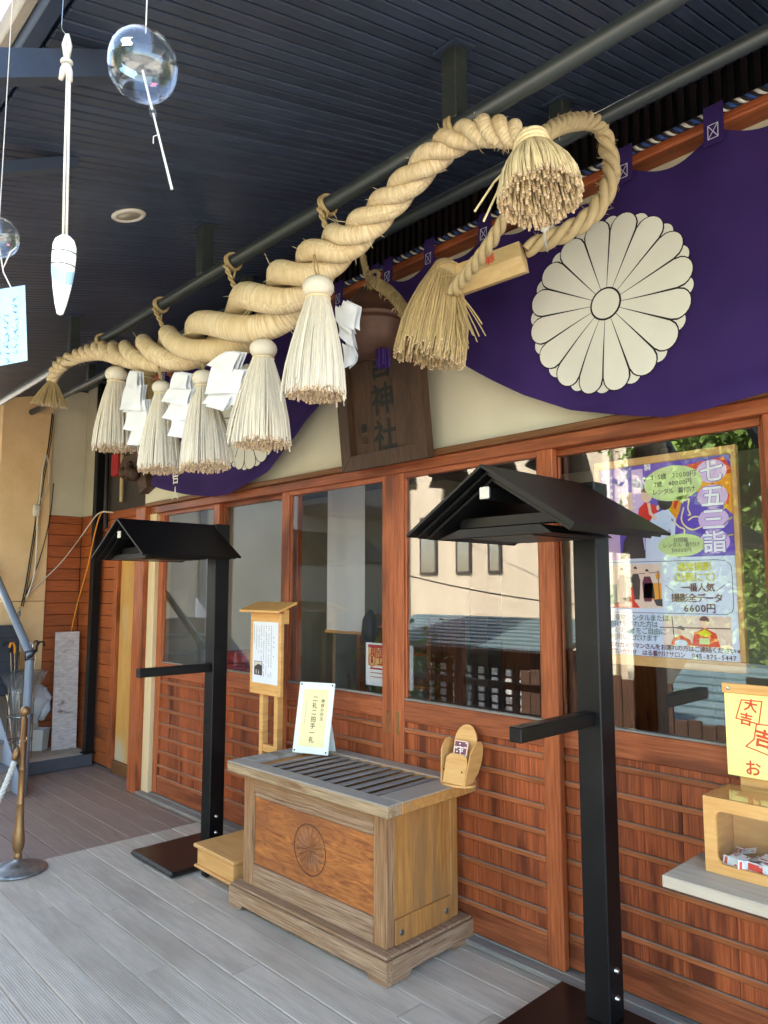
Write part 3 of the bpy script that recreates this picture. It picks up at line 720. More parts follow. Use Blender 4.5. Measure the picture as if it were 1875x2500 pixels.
dn = smoothpath(TH2, 14); cp2 = [at(a, b, Y=y) for a, b, y, r in dn]; hw2 = [r/1778*depth(p) for (a, b, y, r), p in zip(dn, cp2)]
strands(cp2, hw2, pitchphase(cp2, .13), 3, brope, 'rope_thin', step=1, seg=9, fr=lambda h, i: .47)
mb = MB()
for _ in range(130):
    i = R_.randrange(6, len(cp)-6); a = R_.uniform(0, 6.28); h = hw[i]; t = (cp[i+2]-cp[i-2]).normalized(); u = t.orthogonal().normalized(); v = t.cross(u)
    p = cp[i]+(u*math.cos(a)+v*math.sin(a))*h*.85; q = (u*math.cos(a+.7)+v*math.sin(a+.7))*R_.uniform(.3,.8)*h+t*R_.uniform(-.02,.02)
    mb.tube([p, p+q*.5, p+q], [.0010,.0008,.0005], 4, False)
obj('loose_fibre', mb, 'straw_dry', brope, kind='stuff')
# six-sided wooden block with one red character on its front face
bR, bL = at(1279, 628, Y=-.50), at(1108, 690, Y=-.60); ax = (bL-bR).normalized()
upb = Vector((0,0,1)); upb = (upb-ax*upb.dot(ax)).normalized(); fb = ax.cross(upb); fb = fb if fb.y < 0 else -fb
rb = .062
hexa = [bR+upb*rb*math.sin(rad(a))+fb*rb*math.cos(rad(a)) for a in (30+12, 90+12, 150+12, 210+12, 270+12, 330+12)]
blk = obj('handle_block', MB().prism(hexa, (bL-bR)), 'block_wood', brope)
fa = (hexa[0]+hexa[5])/2; fu = -ax; fv = (hexa[0]-hexa[5]).normalized()
Mf = frame(fa+ax*.115, fu, fv)
if Mf.col[2].xyz.dot(fb) < 0: Mf = frame(fa+ax*.115, fu, -fv)
mb = MB(); 
put(mb, Matrix.Translation(Mf.translation) @ Mf.to_3x3().to_4x4() @ Matrix.Rotation(rad(-8), 4, 'Z'), '奉', 0, 0, .050, .0012)
obj('lettering', mb, 'red_print', blk)
# brush at the end of the rope
bt = at(1085, 655, Y=-.64)
fan(bt, (-.20,-.05,-1), .045, .135, .335, 800, 'straw_dry', brope, 'brush_tassel', wdt=.0024, curve=.42, jit=.16, end='straw_end')
fan(bt+Vector((.06,0,-.12)), (.42,-.05,-1), .01, .05, .20, 26, 'straw_dry', brope, 'loose_straw', wdt=.0022, curve=.1, jit=.25)
obj('brush_head', MB().lathe([(.001,.035),(.035,.025),(.05,.0),(.055,-.06),(.07,-.14)], bt, 20), 'straw_dry', brope, True)
for dz in (0.0, -.055): obj('brush_binding', MB().tube([bt+Vector((.056*math.cos(a)*(1-dz*2.6), .056*math.sin(a)*(1-dz*2.6), dz-.01+.012*math.cos(a))) for a in np.linspace(0, 6.283, 25)[:-1]], .0035, 6, closed=True), 'hemp', brope, True)
# white string tying the loop to the big brush
s0 = at(1325,525,Y=-.75); s1 = at(1330,558,Y=-.70); s2 = at(1336,600,Y=-.52); s3 = at(1338,612,Y=-.56); mb = MB()
mb.tube([s0, s1], .004, 6); mb.tube([s0+Vector((.008,0,0)), s1], .004, 6); mb.tube([s1, at(1352,551,Y=-.6)], .004, 6)
mb.lathe([(.001,-.014),(.013,-.006),(.014,.006),(.001,.014)], s1, 10); mb.tube([s1, at(1329,585,Y=-.66), at(1336,612,Y=-.62)], [.004,.0055,.005], 6)
tag(obj('tie_string', mb, 'cord_white', None, True), 'white string knotted round the thin rope below the big straw brush', 'string')

# ------------------------------------------------------------------ bell
bc = at(913, 786, Y=-.34); br = .5*(at(964, 795, Y=-.34)-at(862, 795, Y=-.34)).length*.98
bell = thing('shrine_bell', 'round dark bronze bell with a purple tassel hanging before the plaque', 'bell', bc)
pf = [(.0001,-.98),(.3,-.96),(.62,-.84),(.86,-.58),(.98,-.28),(1.0,-.20),(1.03,-.17),(1.03,-.11),(.985,-.08),(.985,.0),(1.02,.03),(1.02,.07),(.95,.10),(.89,.32),(.75,.60),(.52,.82),(.27,.95),(.12,1.0),(.1,1.06),(.0001,1.07)]
obj('bell_body', MB().lathe([(r*br, z*br*1.22) for r, z in pf], bc, 44), 'bell', bell, True)
bt0 = bc+Vector((0,0,br*1.27))
obj('bell_ring', MB().tube([bt0+Vector((.032*math.cos(a), .004*math.sin(2*a), .03+.032*math.sin(a))) for a in np.linspace(0, 6.283, 21)[:-1]], .010, 8, closed=True), 'hemp', bell, True)
if 0: obj('bell_slot', MB().tube([bc+Vector((br*.93*math.cos(a)*1.0, br*.93*math.sin(a), -br*.60)) for a in np.linspace(-1.9, .4, 14)], .006, 6), 'ink', bell)
tsc = at(936, 872, Y=-.36); mb = MB()
for k in range(70):
    a = R_.uniform(0, 6.28); q = math.sqrt(R_.random())*.03
    mb.tube([tsc+Vector((q*math.cos(a), q*math.sin(a), .035)), tsc+Vector((q*1.1*math.cos(a), q*1.1*math.sin(a), -.045+R_.uniform(-.004,.004)))], .0042, 5)
obj('silk_tassel', mb, 'purple_silk', bell, kind='stuff')
# braided strap down from the pipe and on to the brush
ST = [(885,622,-.42,11),(891,650,-.42,12),(900,676,-.42,14),(920,692,-.43,20),(945,708,-.46,21),(966,728,-.50,21),(985,755,-.54,20),(1003,790,-.58,18)]
dn = smoothpath(ST, 12); cp3 = [at(a, b, Y=y) for a, b, y, r in dn]; hw3 = [.74*r/1778*depth(p) for (a, b, y, r), p in zip(dn, cp3)]
strap = thing('bell_strap', 'frayed hemp strap hanging from the rear pipe and holding the bell', 'strap', cp3[20])
strands(cp3, [h*1.0 for h in hw3], pitchphase(cp3, .11), 4, strap, 'hemp', name='strap_strand', step=1, seg=8, fr=lambda h, i: .42)
mb = MB()
for k in range(90):
    i = R_.randrange(24, len(cp3)-2); a = R_.uniform(0, 6.28); h = hw3[i]
    p = cp3[i]+Vector((math.cos(a)*h*.8, -abs(math.sin(a))*h*.8, math.sin(a)*h*.8)); q = Vector((R_.uniform(-.02,.02), -R_.uniform(.002,.02), R_.uniform(-.03,.012)))
    mb.tube([p, p+q*.5+Vector((0,-.005,.003)), p+q], [.0035,.003,.0015], 4)
obj('strap_fray', mb, 'hemp', strap, kind='stuff')

# ------------------------------------------------------------------ purple curtain with white crests
UB = [(0,2.70),(.10,2.70),(.25,2.68),(.40,2.62),(.55,2.50),(.70,2.40),(.85,2.31),(1.05,2.215),(1.30,2.145),(1.45,2.112),(1.60,2.112),(1.80,2.135),(2.0,2.165),(2.25,2.215),(2.5,2.275)]
CX0 = -2.60
def zb(u): return float(np.interp(abs(u), [a for a, b in UB], [b for a, b in UB]))
def ztop(u):
    f = (u/.335) % 1.0
    return 3.095-.060*math.sin(math.pi*f)
def ysurf(x, z):
    u = abs(x-CX0); t = max(0, min(1, (3.08-z)/(3.1-zb(u)+1e-3)))
    g = math.exp(-(u/.55)**2)
    y = -.100-.020*math.sin(math.pi*min(1, t))*min(1, u/.5)
    y += -.024*g*math.sin(22*u+6*t+3*z)*t-.013*math.exp(-(u/1.1)**2)*math.sin(13*u+9*z+2)*t
    y += -.014*math.sin(3.1*u+1.3)*t-.006*math.sin(7*u-4*z)*t-.004*math.sin(17*u+2.5*z)*t
    f_ = (u/.335) % 1.0; y += -.010*math.exp(-t*5)*math.cos(2*math.pi*f_)
    s_ = math.sin(21*(z+.62*u)); y += -.015*math.exp(-((u-.42)/.27)**2)*s_*abs(s_)*min(1, 2*t)
    low = max(0, (t-.86)/.14); y += -.028*low*math.sin(math.pi*low)*min(1, u)
    return y
def swag(sgn, name):
    mb = MB(); nu, nv = 110, 44
    def f(a, b):
        u = .012+a*2.5; b2 = b; zt = ztop(u); z = zt+(zb(u)-zt)*b2; x = CX0+sgn*u
        return Vector((x, ysurf(x, z), z))
    mb.grid(f, nu, nv); return obj(name, mb, 'purple', cur_t, True)
cur_t = thing('shrine_curtain', 'deep purple curtain swagged over the doors, printed with two white chrysanthemum crests', 'curtain', (CX0, -.1, 3.1))
left_c = swag(-1, 'curtain_cloth'); right_c = swag(1, 'curtain_cloth')
def crest(cx, zc, R, parent):
    def surf(p, l): x, z = cx+p[0], zc+p[1]; return Vector((x, ysurf(x, z)-.0045-l, z))
    def petal(mb, ang, R, hw, r0, l):
        s = math.sin(hw); rc = R/(1+s); ra = rc*s; edge = []
        n = 9
        L = [(r0*math.cos(hw), -r0*math.sin(hw))]; k = 7
        for i in range(1, k+1):
            r = r0+(rc*math.cos(hw)-r0)*i/k; L.append((r*math.cos(hw), -r*math.sin(hw)))
        a0 = -(math.pi/2+hw)+math.pi*0
        arc = [(rc+ra*math.cos(a), ra*math.sin(a)) for a in np.linspace(-math.pi/2+-hw*0-.0, math.pi/2, 11)[1:-1]]
        Rr = [(x, -y) for x, y in L][::-1]
        poly = L+arc+Rr; c, s_ = math.cos(ang), math.sin(ang)
        rot = lambda p: (p[0]*c-p[1]*s_, p[0]*s_+p[1]*c)
        # spine strip triangulation
        m = len(poly); half = m//2; vs = [surf(rot(p), l) for p in poly]; fs = []
        for i in range(half-1): fs.append((i, i+1, m-2-i, m-1-i))
        if m % 2: fs.append((half-1, half, half+1))
        fs = [q for q in fs if len(set(q)) == len(q)]
        mb.add(vs, fs)
    hw = math.pi/16
    o = MB(); 
    for k in range(16): petal(o, 2*math.pi*(k+.5)/16+.1, R*.985, hw*.62, .12*R, 0)
    cr = obj('crest', o, 'crest_white', parent)
    o = MB()
    for k in range(16): petal(o, 2*math.pi*k/16+.1, R*.995, hw*1.06, .05, .0014)
    o.add([surf((.052*R/.35*1.25*math.cos(a), .052*R/.35*1.25*math.sin(a)), .0048) for a in np.linspace(0, 6.283, 29)[:-1]], [tuple(range(28))])
    obj('crest_outline', o, 'ink', cr)
    for k in range(16):
        o = MB(); petal(o, 2*math.pi*k/16+.1, R*.985, hw*.93, .06, .0030); obj('petal', o, 'crest_white', cr)
    o = MB(); o.add([surf((.046*R/.35*1.25*math.cos(a), .046*R/.35*1.25*math.sin(a)), .0060) for a in np.linspace(0, 6.283, 29)[:-1]], [tuple(range(28))])
    obj('crest_centre', o, 'crest_white', cr)
crest(-1.36, 2.59, .348, right_c); crest(-3.84, 2.59, .348, left_c)
for sgn in (-1, 1):
    for k in range(8):
        u = .05+k*.335 if k == 0 else k*.335
        x = CX0+sgn*u
        if x > -.15: continue
        tb = obj('tab', MB().slab((x-.034,-.135,3.03),(x+.034,-.135,3.03),(x+.034,-.128,3.178),(x-.034,-.128,3.178),.003), 'purple', cur_t)
        mb = MB(); M = frame((x, -.1365, 3.075), (1,0,0), (0,0.06,1)); a, b = .017, .026
        for P in ([(-a,-b),(a,-b),(a,b),(-a,b),(-a,-b)], [(-a,-b),(a,b)], [(a,-b),(-a,b)]): line2(mb, M, P, .0028)
        obj('stitching', mb, 'white_stitch', tb)
mb = MB(); bx = at(425, 1160, Y=-.14); M = frame((bx.x, ysurf(bx.x, bx.z)-.012, bx.z+.06), (1,0,0), (0,0,1))
for c_, y_ in (('明', .03), ('吉', -.075), ('人', -.19)):
    mb = MB(); put(mb, M, c_, 0, y_, .10, .002); obj('lettering', mb, 'crest_white', left_c)
# striped cord threaded through the tabs
cordt = thing('curtain_cord', 'black, white and blue twisted cord strung along the red-brown beam above the curtain', 'cord', (CX0, -.112, 3.158))
for k, m in enumerate(('cord_white', 'cord_black', 'cord_blue', 'cord_black')):
    pts = [(-5.4+i*.005, -.108+.008*math.cos(i*.005/.062*6.283+k*math.pi/2), 3.158+.008*math.sin(i*.005/.062*6.283+k*math.pi/2)) for i in range(1320)]
    obj('cord_strand', MB().tube(pts, .0072, 5), m, cordt, True)

# ------------------------------------------------------------------ plaque
x0, x1, zb0, zt0, yb, yt = -2.90, -2.285, 2.122, 2.74, -.082, -.150
pl = thing('name_plaque', 'dark wooden shrine name plaque in a heavy frame above the doors', 'plaque', ((x0+x1)/2, yb, zb0))
tl_ = math.hypot(zt0-zb0, yt-yb); pu = Vector((1,0,0)); pv = Vector((0, yt-yb, zt0-zb0)).normalized(); M = frame(((x0+x1)/2, yb, zb0), pu, pv)
def local(mb, M): mb.xf = M; return mb
W = (x1-x0)/2
for a, b, c, d in ((-W, -W+.075, 0, tl_), (W-.075, W, 0, tl_)):
    mb = MB(); mb.xf = M; s = 1 if a < 0 else -1
    mb.prism([(a, 0, 0), (b, .075, 0), (b, tl_-.075, 0), (a, tl_, 0)] if a < 0 else [(b, 0, 0), (b, tl_, 0), (a, tl_-.075, 0), (a, .075, 0)], (0,0,.045)); obj('frame_side', mb, 'plaque', pl)
for y_, dy in ((0, .075), (tl_, -.075)):
    mb = MB(); mb.xf = M; mb.prism([(-W+.001, y_, 0), (W-.001, y_, 0), (W-.076, y_+dy, 0), (-W+.076, y_+dy, 0)], (0,0,.043)); obj('frame_rail', mb, 'plaque', pl)
for k in range(3):
    mb = MB(); mb.xf = M; a = -W+.074+k*(2*W-.148)/3; mb.box(a+.001, a+(2*W-.148)/3-.001, .074, tl_-.074, -.005, .012, .001); obj('board', mb, 'plaque', pl)
mb = MB(); vtext(mb, M, '宮神社', .005, .515, .165, .004, 1.10, .0135); vtext(mb, M, '書', -.145, .21, .05, .001, 1.1, .0135); vtext(mb, M, '山', -.145, .15, .05, .001, 1.1, .0135)
obj('lettering', mb, 'plaque_ink', pl)

# ------------------------------------------------------------------ roofed black lamp stands
def lamp_stand():
    t = thing('lamp_stand', 'x', 'lamp stand', (0,0,0), 'black roofed lamp stands')
    def O(n, mb, m, p=t, **k): mb.local = True; return obj(n, mb, m, p, **k)
    bp = O('base_plate', B(-.243, .243, -.243, .243, .002, .032, .012), 'plate_brown')
    po = O('post', B(-.048, .048, .091, .187, .0325, 1.895, .004), 'black_metal')
    for z in (.11, .20): O('bolt', MB().lathe([(.0001,.012),(.006,.011),(.010,.008),(.010,.0),(.013,-.0005)][::-1], (.049, .137, z), 12, (1,0,0)), 'steel', po, smooth=True)
    O('arm', B(-.024, .024, -.348, .0905, 1.022, 1.070, .003), 'black_metal')
    yf, yb = -.500, .0895
    for i, (ins, dz, hw, back) in enumerate(((0, 0, .33, 0), (.030, .019, .306, .02), (.056, .038, .282, .04))):
        zr, ze = 1.893-dz, 1.893-dz-.205*hw/.33
        for s in (-1, 1):
            mb = MB(); A = [(s*.0006, yf+ins, zr), (s*hw, yf+ins, ze), (s*hw, yb-back, ze), (s*.0006, yb-back, zr)]
            mb.prism(A, (s*-.004, 0, -.008)); O('roof_sheet', mb, 'black_metal')
    O('ridge_beam', B(-.018, .018, yf+.02, .09, 1.785, 1.822, .004), 'black_metal')
    O('ridge_end', B(-.0185, .0185, yf+.014, yf+.0195, 1.7845, 1.8225, .002), 'lamp_trim')
    O('tie_bar', B(-.19, .19, yf+.12, yf+.15, 1.705, 1.742, .003), 'black_metal')
    O('lamp_housing', MB().prism([(-.25, yf+.08, 1.672), (.20, yf+.08, 1.672), (.16, yf+.08, 1.70), (-.16, yf+.08, 1.70)], (0, .36, 0)), 'black_metal')
    O('diffuser', B(-.12, .12, yf+.10, yf+.40, 1.668, 1.6715), 'plate_brown')
    return t
ls = lamp_stand(); ls.location = (-1.4225, -.3125, .0)
ls['label'] = 'black roofed lamp stand in the right foreground, in front of the poster'
l2 = copy_tree(ls); l2.location = (-3.885, -.407, .0)
l2['label'] = 'black roofed lamp stand farther back, left of the wooden offertory box'

# ------------------------------------------------------------------ offertory box
bx_ = thing('offertory_box', 'weathered wooden offertory box with slatted top and carved chrysanthemum front', 'offertory box', (-2.653, -.307, 0), None, rad(1.8))
def O(n, mb, m, p=bx_, **k): mb.local = True; return obj(n, mb, m, p, **k)
W, D = .53, .268
# plinth: four boards with cut-away feet
def footboard(a, b, axis, y0, y1):
    n = 8; out = [(a,.003),(a+.085,.003)]; out += [(a+.085+.02*math.sin(rad(90*i/3)), .003+.022*(1-math.cos(rad(90*i/3)))) for i in range(1, 4)]
    L = out+[(a+b-x, z) for x, z in out[::-1]]+[(b, .092), (a, .092)]
    P = [(x, y0, z) for x, z in L] if axis == 'x' else [(y0, x, z) for x, z in L]
    return MB().prism(P, (0, y1-y0, 0) if axis == 'x' else (y1-y0, 0, 0))
O('plinth_board', footboard(-W, W, 'x', -D, -D+.035), 'box_grey'); O('plinth_board', footboard(-W, W, 'x', D-.035, D), 'box_grey')
O('plinth_board', footboard(-D+.0355, D-.0355, 'y', -W, -W+.035), 'box_greyy'); O('plinth_board', footboard(-D+.0355, D-.0355, 'y', W-.035, W), 'box_greyy')
O('plinth_top', B(-W+.004, W-.004, -D+.004, D-.004, .0925, .106, .006), 'box_grey')
bw, bd = W-.045, D-.045
zt = .622
for sx in (-1, 1):
    a = -bw if sx < 0 else bw-.075
    O('corner_post', B(a, a+.075, -bd, -bd+.05, .1065, zt, .005), 'box_greyv')
    a = -bw if sx < 0 else bw-.05
    O('back_post', B(a, a+.05, bd-.05, bd, .1065, zt, .005), 'box_side')
O('front_rail', B(-bw+.0755, bw-.0755, -bd+.004, -bd+.04, zt-.085, zt, .004), 'box_grey')
O('front_rail', B(-bw+.0755, bw-.0755, -bd+.004, -bd+.04, .1065, .205, .004), 'box_grey')
O('panel_moulding', B(-bw+.0755, bw-.0755, -bd+.008, -bd+.03, zt-.108, zt-.0855, .006), 'box_grey')
fp = O('front_panel', B(-bw+.0755, bw-.0755, -bd+.014, -bd+.035, .2055, zt-.1085, .003), 'box_front')
# carved crest
cb = MB(); cc = (0.0, .365); R0 = .098
for k in range(16):
    a = 2*math.pi*k/16; hw = math.pi/16*.9; rc = R0*.82
    poly = [(.014*math.cos(a-hw), .014*math.sin(a-hw)), (rc*math.cos(a-hw), rc*math.sin(a-hw)), (R0*.95*math.cos(a-hw*.5), R0*.95*math.sin(a-hw*.5)), (R0*math.cos(a), R0*math.sin(a)), (R0*.95*math.cos(a+hw*.5), R0*.95*math.sin(a+hw*.5)), (rc*math.cos(a+hw), rc*math.sin(a+hw)), (.014*math.cos(a+hw), .014*math.sin(a+hw))]
    n = len(cb.v); base = [(cc[0]+x, -bd+.0138, cc[1]+z) for x, z in poly]; tip = (cc[0]+R0*.62*math.cos(a), -bd+.0055, cc[1]+R0*.62*math.sin(a))
    m_ = len(base); cb.add(base+[tip], [(i, (i+1) % m_, m_) for i in range(m_)])
cb.lathe([(.0001,.009),(.008,.008),(.012,.0)][::-1], (cc[0], -bd+.0137, cc[1]), 14, (0,-1,0))
O('carved_crest', cb, 'carve', fp)
rg = MB().tube([(cc[0]+R0*1.09*math.cos(a), -bd+.0135, cc[1]+R0*1.09*math.sin(a)) for a in np.linspace(0, 6.283, 41)[:-1]], .0018, 6, closed=True); O('crest_groove', rg, 'interior_dark', fp)
for sx in (-1, 1):
    a0, a1 = (bw-.020, bw-.004) if sx > 0 else (-bw+.004, -bw+.020); n = 3; y = -bd+.0505
    for k in range(n):
        y2 = y+(2*bd-.101)/n; O('side_board', B(a0, a1, y+.0006, y2-.0006, .205, zt, .0015), 'box_side'); y = y2
    sk = O('side_skirt', B(a0, a1+sx*.007 if sx > 0 else a1, -bd+.0505, bd-.0505, .1065, .2045, .003) if sx > 0 else B(a0-.007, a1, -bd+.0505, bd-.0505, .1065, .2045, .003), 'box_side')
    for yy in (-bd+.085, bd-.085): O('coach_bolt', MB().lathe([(.012,0),(.011,.003),(.0001,.004)], ((a1+.0072 if sx > 0 else a0-.0072), yy, .15), 12, (sx,0,0)), 'base_steel', sk)
O('back_board', B(-bw+.0505, bw-.0505, bd-.03, bd-.01, .1065, zt), 'box_side')
O('inner_floor', B(-bw+.03, bw-.03, -bd+.05, bd-.05, .40, .41), 'interior_dark')
# lid frame and the sloping slats
LW, LD = .548, .283; z0, z1 = .6225, .672
O('lid_rail', B(-LW, LW, -LD, -LD+.085, z0, z1, .005), 'lid_front'); O('lid_rail', B(-LW, LW, LD-.085, LD, z0, z1, .005), 'lid_side')
O('lid_end', B(-LW, -LW+.10, -LD+.0855, LD-.0855, z0, z1, .004), 'box_top'); O('lid_end', B(LW-.13, LW, -LD+.0855, LD-.0855, z0, z1, .004), 'lid_side')
O('lid_inset', B(-LW+.1005, -LW+.165, -LD+.0855, LD-.0855, z0, z1-.016, .003), 'box_side')
xs0, xs1 = -LW+.172, LW-.132; n = 11; pw = (xs1-xs0)/n
for k in range(n):
    a = xs0+k*pw; b = a+pw-.022
    mb = MB(); zt1, zt2 = z1-.012, z1-.005
    mb.prism([(a, -LD+.0856, zt1-.006), (b, -LD+.0856, zt2-.006), (b, -LD+.0856, zt2), (a, -LD+.0856, zt1)], (0, 2*LD-.1712, 0)); O('slat', mb, 'slat_wood')
ZT = z1

# ------------------------------------------------------------------ bow instruction sign on the box
p_bl, p_br = at(713, 1836, Z=ZT+.002), at(800, 1845, Z=ZT+.002); u = (p_br-p_bl); u.z = 0; wS = u.length; u.normalize(); back = Vector((-u.y, u.x, 0))
lean = rad(12); v = (Vector((0,0,1))*math.cos(lean)+back*math.sin(lean)); M = frame(p_bl, u, v); hS = .355
ps = thing('prayer_sign', 'small white framed sign with cream paper telling how to bow, leaning on the offertory box', 'sign', p_bl)
mb = MB(); mb.xf = M; mb.box(0, wS, 0, hS, -.008, 0, .002); obj('mount_panel', mb, 'mount_white', ps)
mb = MB(); flat(mb, M, rrect(wS*.145, wS*.86, hS*.095, hS*.90, .004)); pc = obj('paper_sheet', mb, 'paper_cream', ps)
mb = MB(); vtext(mb, M, '二礼二拍手一礼', wS*.50, hS*.765, hS*.088, .0003, 1.08); vtext(mb, M, '神拝の作法', wS*.72, hS*.74, hS*.058, .0001, 1.08)
for i in range(13):
    y = hS*(.74-.027*i); line2(mb, M, [(wS*.245+R_.uniform(-.003,.003), y), (wS*.265+R_.uniform(-.003,.003), y-hS*.016)], .0016)
obj('lettering', mb, 'ink_soft', pc)
for a, b in ((.06,.035),(.94,.035),(.06,.965),(.94,.965)):
    mb = MB(); mb.lathe([(.0045,0),(.004,.002),(.0001,.003)], M @ Vector((wS*a, hS*b, .0001)), 10, M.col[2].xyz); obj('screw', mb, 'ink', ps)
q0 = M @ Vector((wS*.5, hS*.62, -.009)); q1 = M @ Vector((wS*.5, .002, -.0085)); q1 = q1+back*.10; q1.z = ZT+.001; q2 = M @ Vector((wS*.5, .03, -.009))
mb = MB(); s = M.col[0].xyz*wS*.40
mb.prism([q0-s, q0+s, q1+s*1.1, q1-s*1.1], back*.004); obj('prop', mb, 'mount_white', ps)

# ------------------------------------------------------------------ rounded plywood card holder
hc = at(1112, 1917, Z=ZT+.001)
ch = thing('card_holder', 'rounded plywood card holder standing on the right rear corner of the offertory box', 'card holder', hc, None)
def CO(n, pts, t, m, org, u, v, p=ch):
    mb = MB(); M = frame(org, u, v); mb.prism([M @ Vector((a, b, 0)) for a, b in pts], M.col[2].xyz*-t); return obj(n, mb, m, p)
hu = Vector((.80,.60,0)).normalized(); hb = Vector((-.60,.80,0)); 
hu = Vector((.995,.10,0)); hb = Vector((-.10,.995,0)); up = Vector((0,0,1)); lv = (up*.96+hb*.26).normalized()
obj('holder_base', MB().prism([hc+hu*x+hb*y for x, y in ell(0, .02, .082, .055, 26)], (0,0,.008)), 'light_wood', ch)
o_ = hc+Vector((0,0,.0085))
CO('holder_back', [(-.052,0),(.052,0),(.058,.06)]+[(.058*math.cos(a), .165+.075*math.sin(a)) for a in np.linspace(0, math.pi, 12)]+[(-.058,.06)], .006, 'light_wood', o_+hb*.035, hu, lv)
CO('holder_front', [(-.055,0),(.054,0),(.058,.09),(.050,.116),(.02,.124),(-.03,.124),(-.054,.105)], .005, 'light_wood', o_-hb*.018, hu, lv)
for s in (-1, 1):
    CO('holder_side', [(-.025,.0),(.035,.0)]+[(.014+.056*math.cos(a), .085+.095*math.sin(a)) for a in np.linspace(-.5, 2.6, 12)], .005, 'light_wood', o_+hu*(.0595*s)+hb*.006, hb, lv+hu*.12*s)
    mb = MB().lathe([(.004,0),(.003,.002),(.0001,.003)], o_-hb*.0185+hu*.046*s+Vector((0,0,.055)), 8, -hb); obj('screw', mb, 'ink', ch)
tk = thing('leaflet_pack', 'folded printed leaflets in a clear sleeve inside the plywood card holder', 'leaflet', o_+hb*.01)
lb = o_+hb*.006; M = frame(lb-hb*.004, hu, lv)
mb = MB(); mb.xf = M; mb.box(-.034, .036, .012, .175, -.008, 0, .001); obj('leaflet', mb, 'poster_skin', tk)
mb = MB(); 
for (a, b, c, d) in ((-.030,.032,.150,.171),(-.028,.0,.118,.145),(.006,.031,.12,.145)): flat(mb, M, [(a,c),(b,c),(b,d),(a,d)], .0004)
obj('print', mb, 'poster_plum', tk)
mb = MB()
for i in range(16):
    x, y = R_.uniform(-.03,.03), R_.uniform(.10,.168); flat(mb, M, ell(x, y, .004, .003, 8), .0007)
for i in range(9): line2(mb, M, [(-.028+.007*i, .02), (-.028+.007*i, .02+R_.uniform(.05,.085))], .0016, .0006)
obj('print', mb, 'paper', tk)

# ------------------------------------------------------------------ standing notice board with a little roof
iy = -.20
nb_ = thing('notice_stand', 'pale wooden notice board on two legs with a small sloping roof, left of the box', 'notice board', (-3.47, iy, 0))
x0, x1, z0, z1 = -3.625, -3.327, .918, 1.372
bo = obj('board', B(x0, x1, iy, iy+.022, z0, z1, .002), 'light_wood', nb_)
obj('roof_board', MB().prism([(x0-.045, iy-.05, z1+.004), (x0-.045, iy+.075, z1+.050), (x0-.045, iy+.075, z1+.062), (x0-.045, iy-.05, z1+.016)], (x1-x0+.09, 0, 0)), 'light_wood', nb_)
obj('roof_bracket', B(x1-.03, x1-.004, iy+.0225, iy+.06, z1-.06, z1+.020, .002), 'light_wood', nb_); obj('roof_bracket', B(x0+.004, x0+.03, iy+.0225, iy+.06, z1-.06, z1+.020, .002), 'light_wood', nb_)
for a in (x0+.068, x0+.21): obj('leg', B(a, a+.034, iy+.0225, iy+.062, .003, z1-.07, .002), 'light_wood', nb_)
obj('crossbar', B(x0+.1025, x0+.2095, iy+.028, iy+.056, .60, .640, .002), 'light_wood', nb_)
obj('crossbar', B(x0+.1025, x0+.2095, iy+.028, iy+.056, .16, .20, .002), 'light_wood', nb_)
for a in (x0+.045, x0+.185): obj('foot', B(a+.02, a+.06, iy-.02+.02, iy+.16, .001, .0028), 'light_wood', nb_)
M = frame((x0, iy-.001, z0), (1,0,0), (0,0,1)); w_, h_ = x1-x0, z1-z0
mb = MB(); mb.xf = M; mb.box(.030, w_-.022, .062, h_-.050, 0, .0015); pp = obj('notice_paper', mb, 'paper', nb_)
mb = MB()
for c in range(9):
    x = w_-.062-c*.024; y = h_-.075 if c else h_-.135; end = .10 if c < 6 else (.23 if c < 8 else .28)
    if c == 0: end = .20
    while y > end:
        s = .0085 if c else .010
        if R_.random() < .88:
            flat(mb, M, [(x-s*.42, y), (x+s*.42, y+R_.uniform(-.001,.001)), (x+s*.42, y+s*.25), (x-s*.42, y+s*.25)], .0019); flat(mb, M, [(x-s*R_.uniform(.05,.25), y-s*.4), (x+s*R_.uniform(.05,.25), y-s*.4), (x+s*.1, y+s*.55), (x-s*.1, y+s*.55)], .0020)
        y -= s*(1.25 if c else 2.6)
obj('lettering', mb, 'grey_print', pp)
mb = MB(); flat(mb, M, [(.048,.105),(.128,.105),(.128,.182),(.048,.182)], .0021); ph_ = obj('photo_print', mb, 'poster_grey', pp)
mb = MB(); flat(mb, M, [(.052,.150),(.090,.168),(.122,.160),(.124,.179),(.052,.179)], .0026); flat(mb, M, [(.066,.112),(.073,.112),(.073,.135),(.066,.135)], .0026); flat(mb, M, [(.088,.112),(.098,.112),(.096,.132),(.090,.13)], .0026)
obj('photo_highlight', mb, 'lamp_trim', pp)
for a, b in ((.018,.025),(w_-.03,.025),(.022,h_-.02),(w_-.03,h_-.022)): obj('nail', MB().lathe([(.003,0),(.0001,.002)], M @ Vector((a,b,0)), 8, (0,-1,0)), 'ink', nb_)

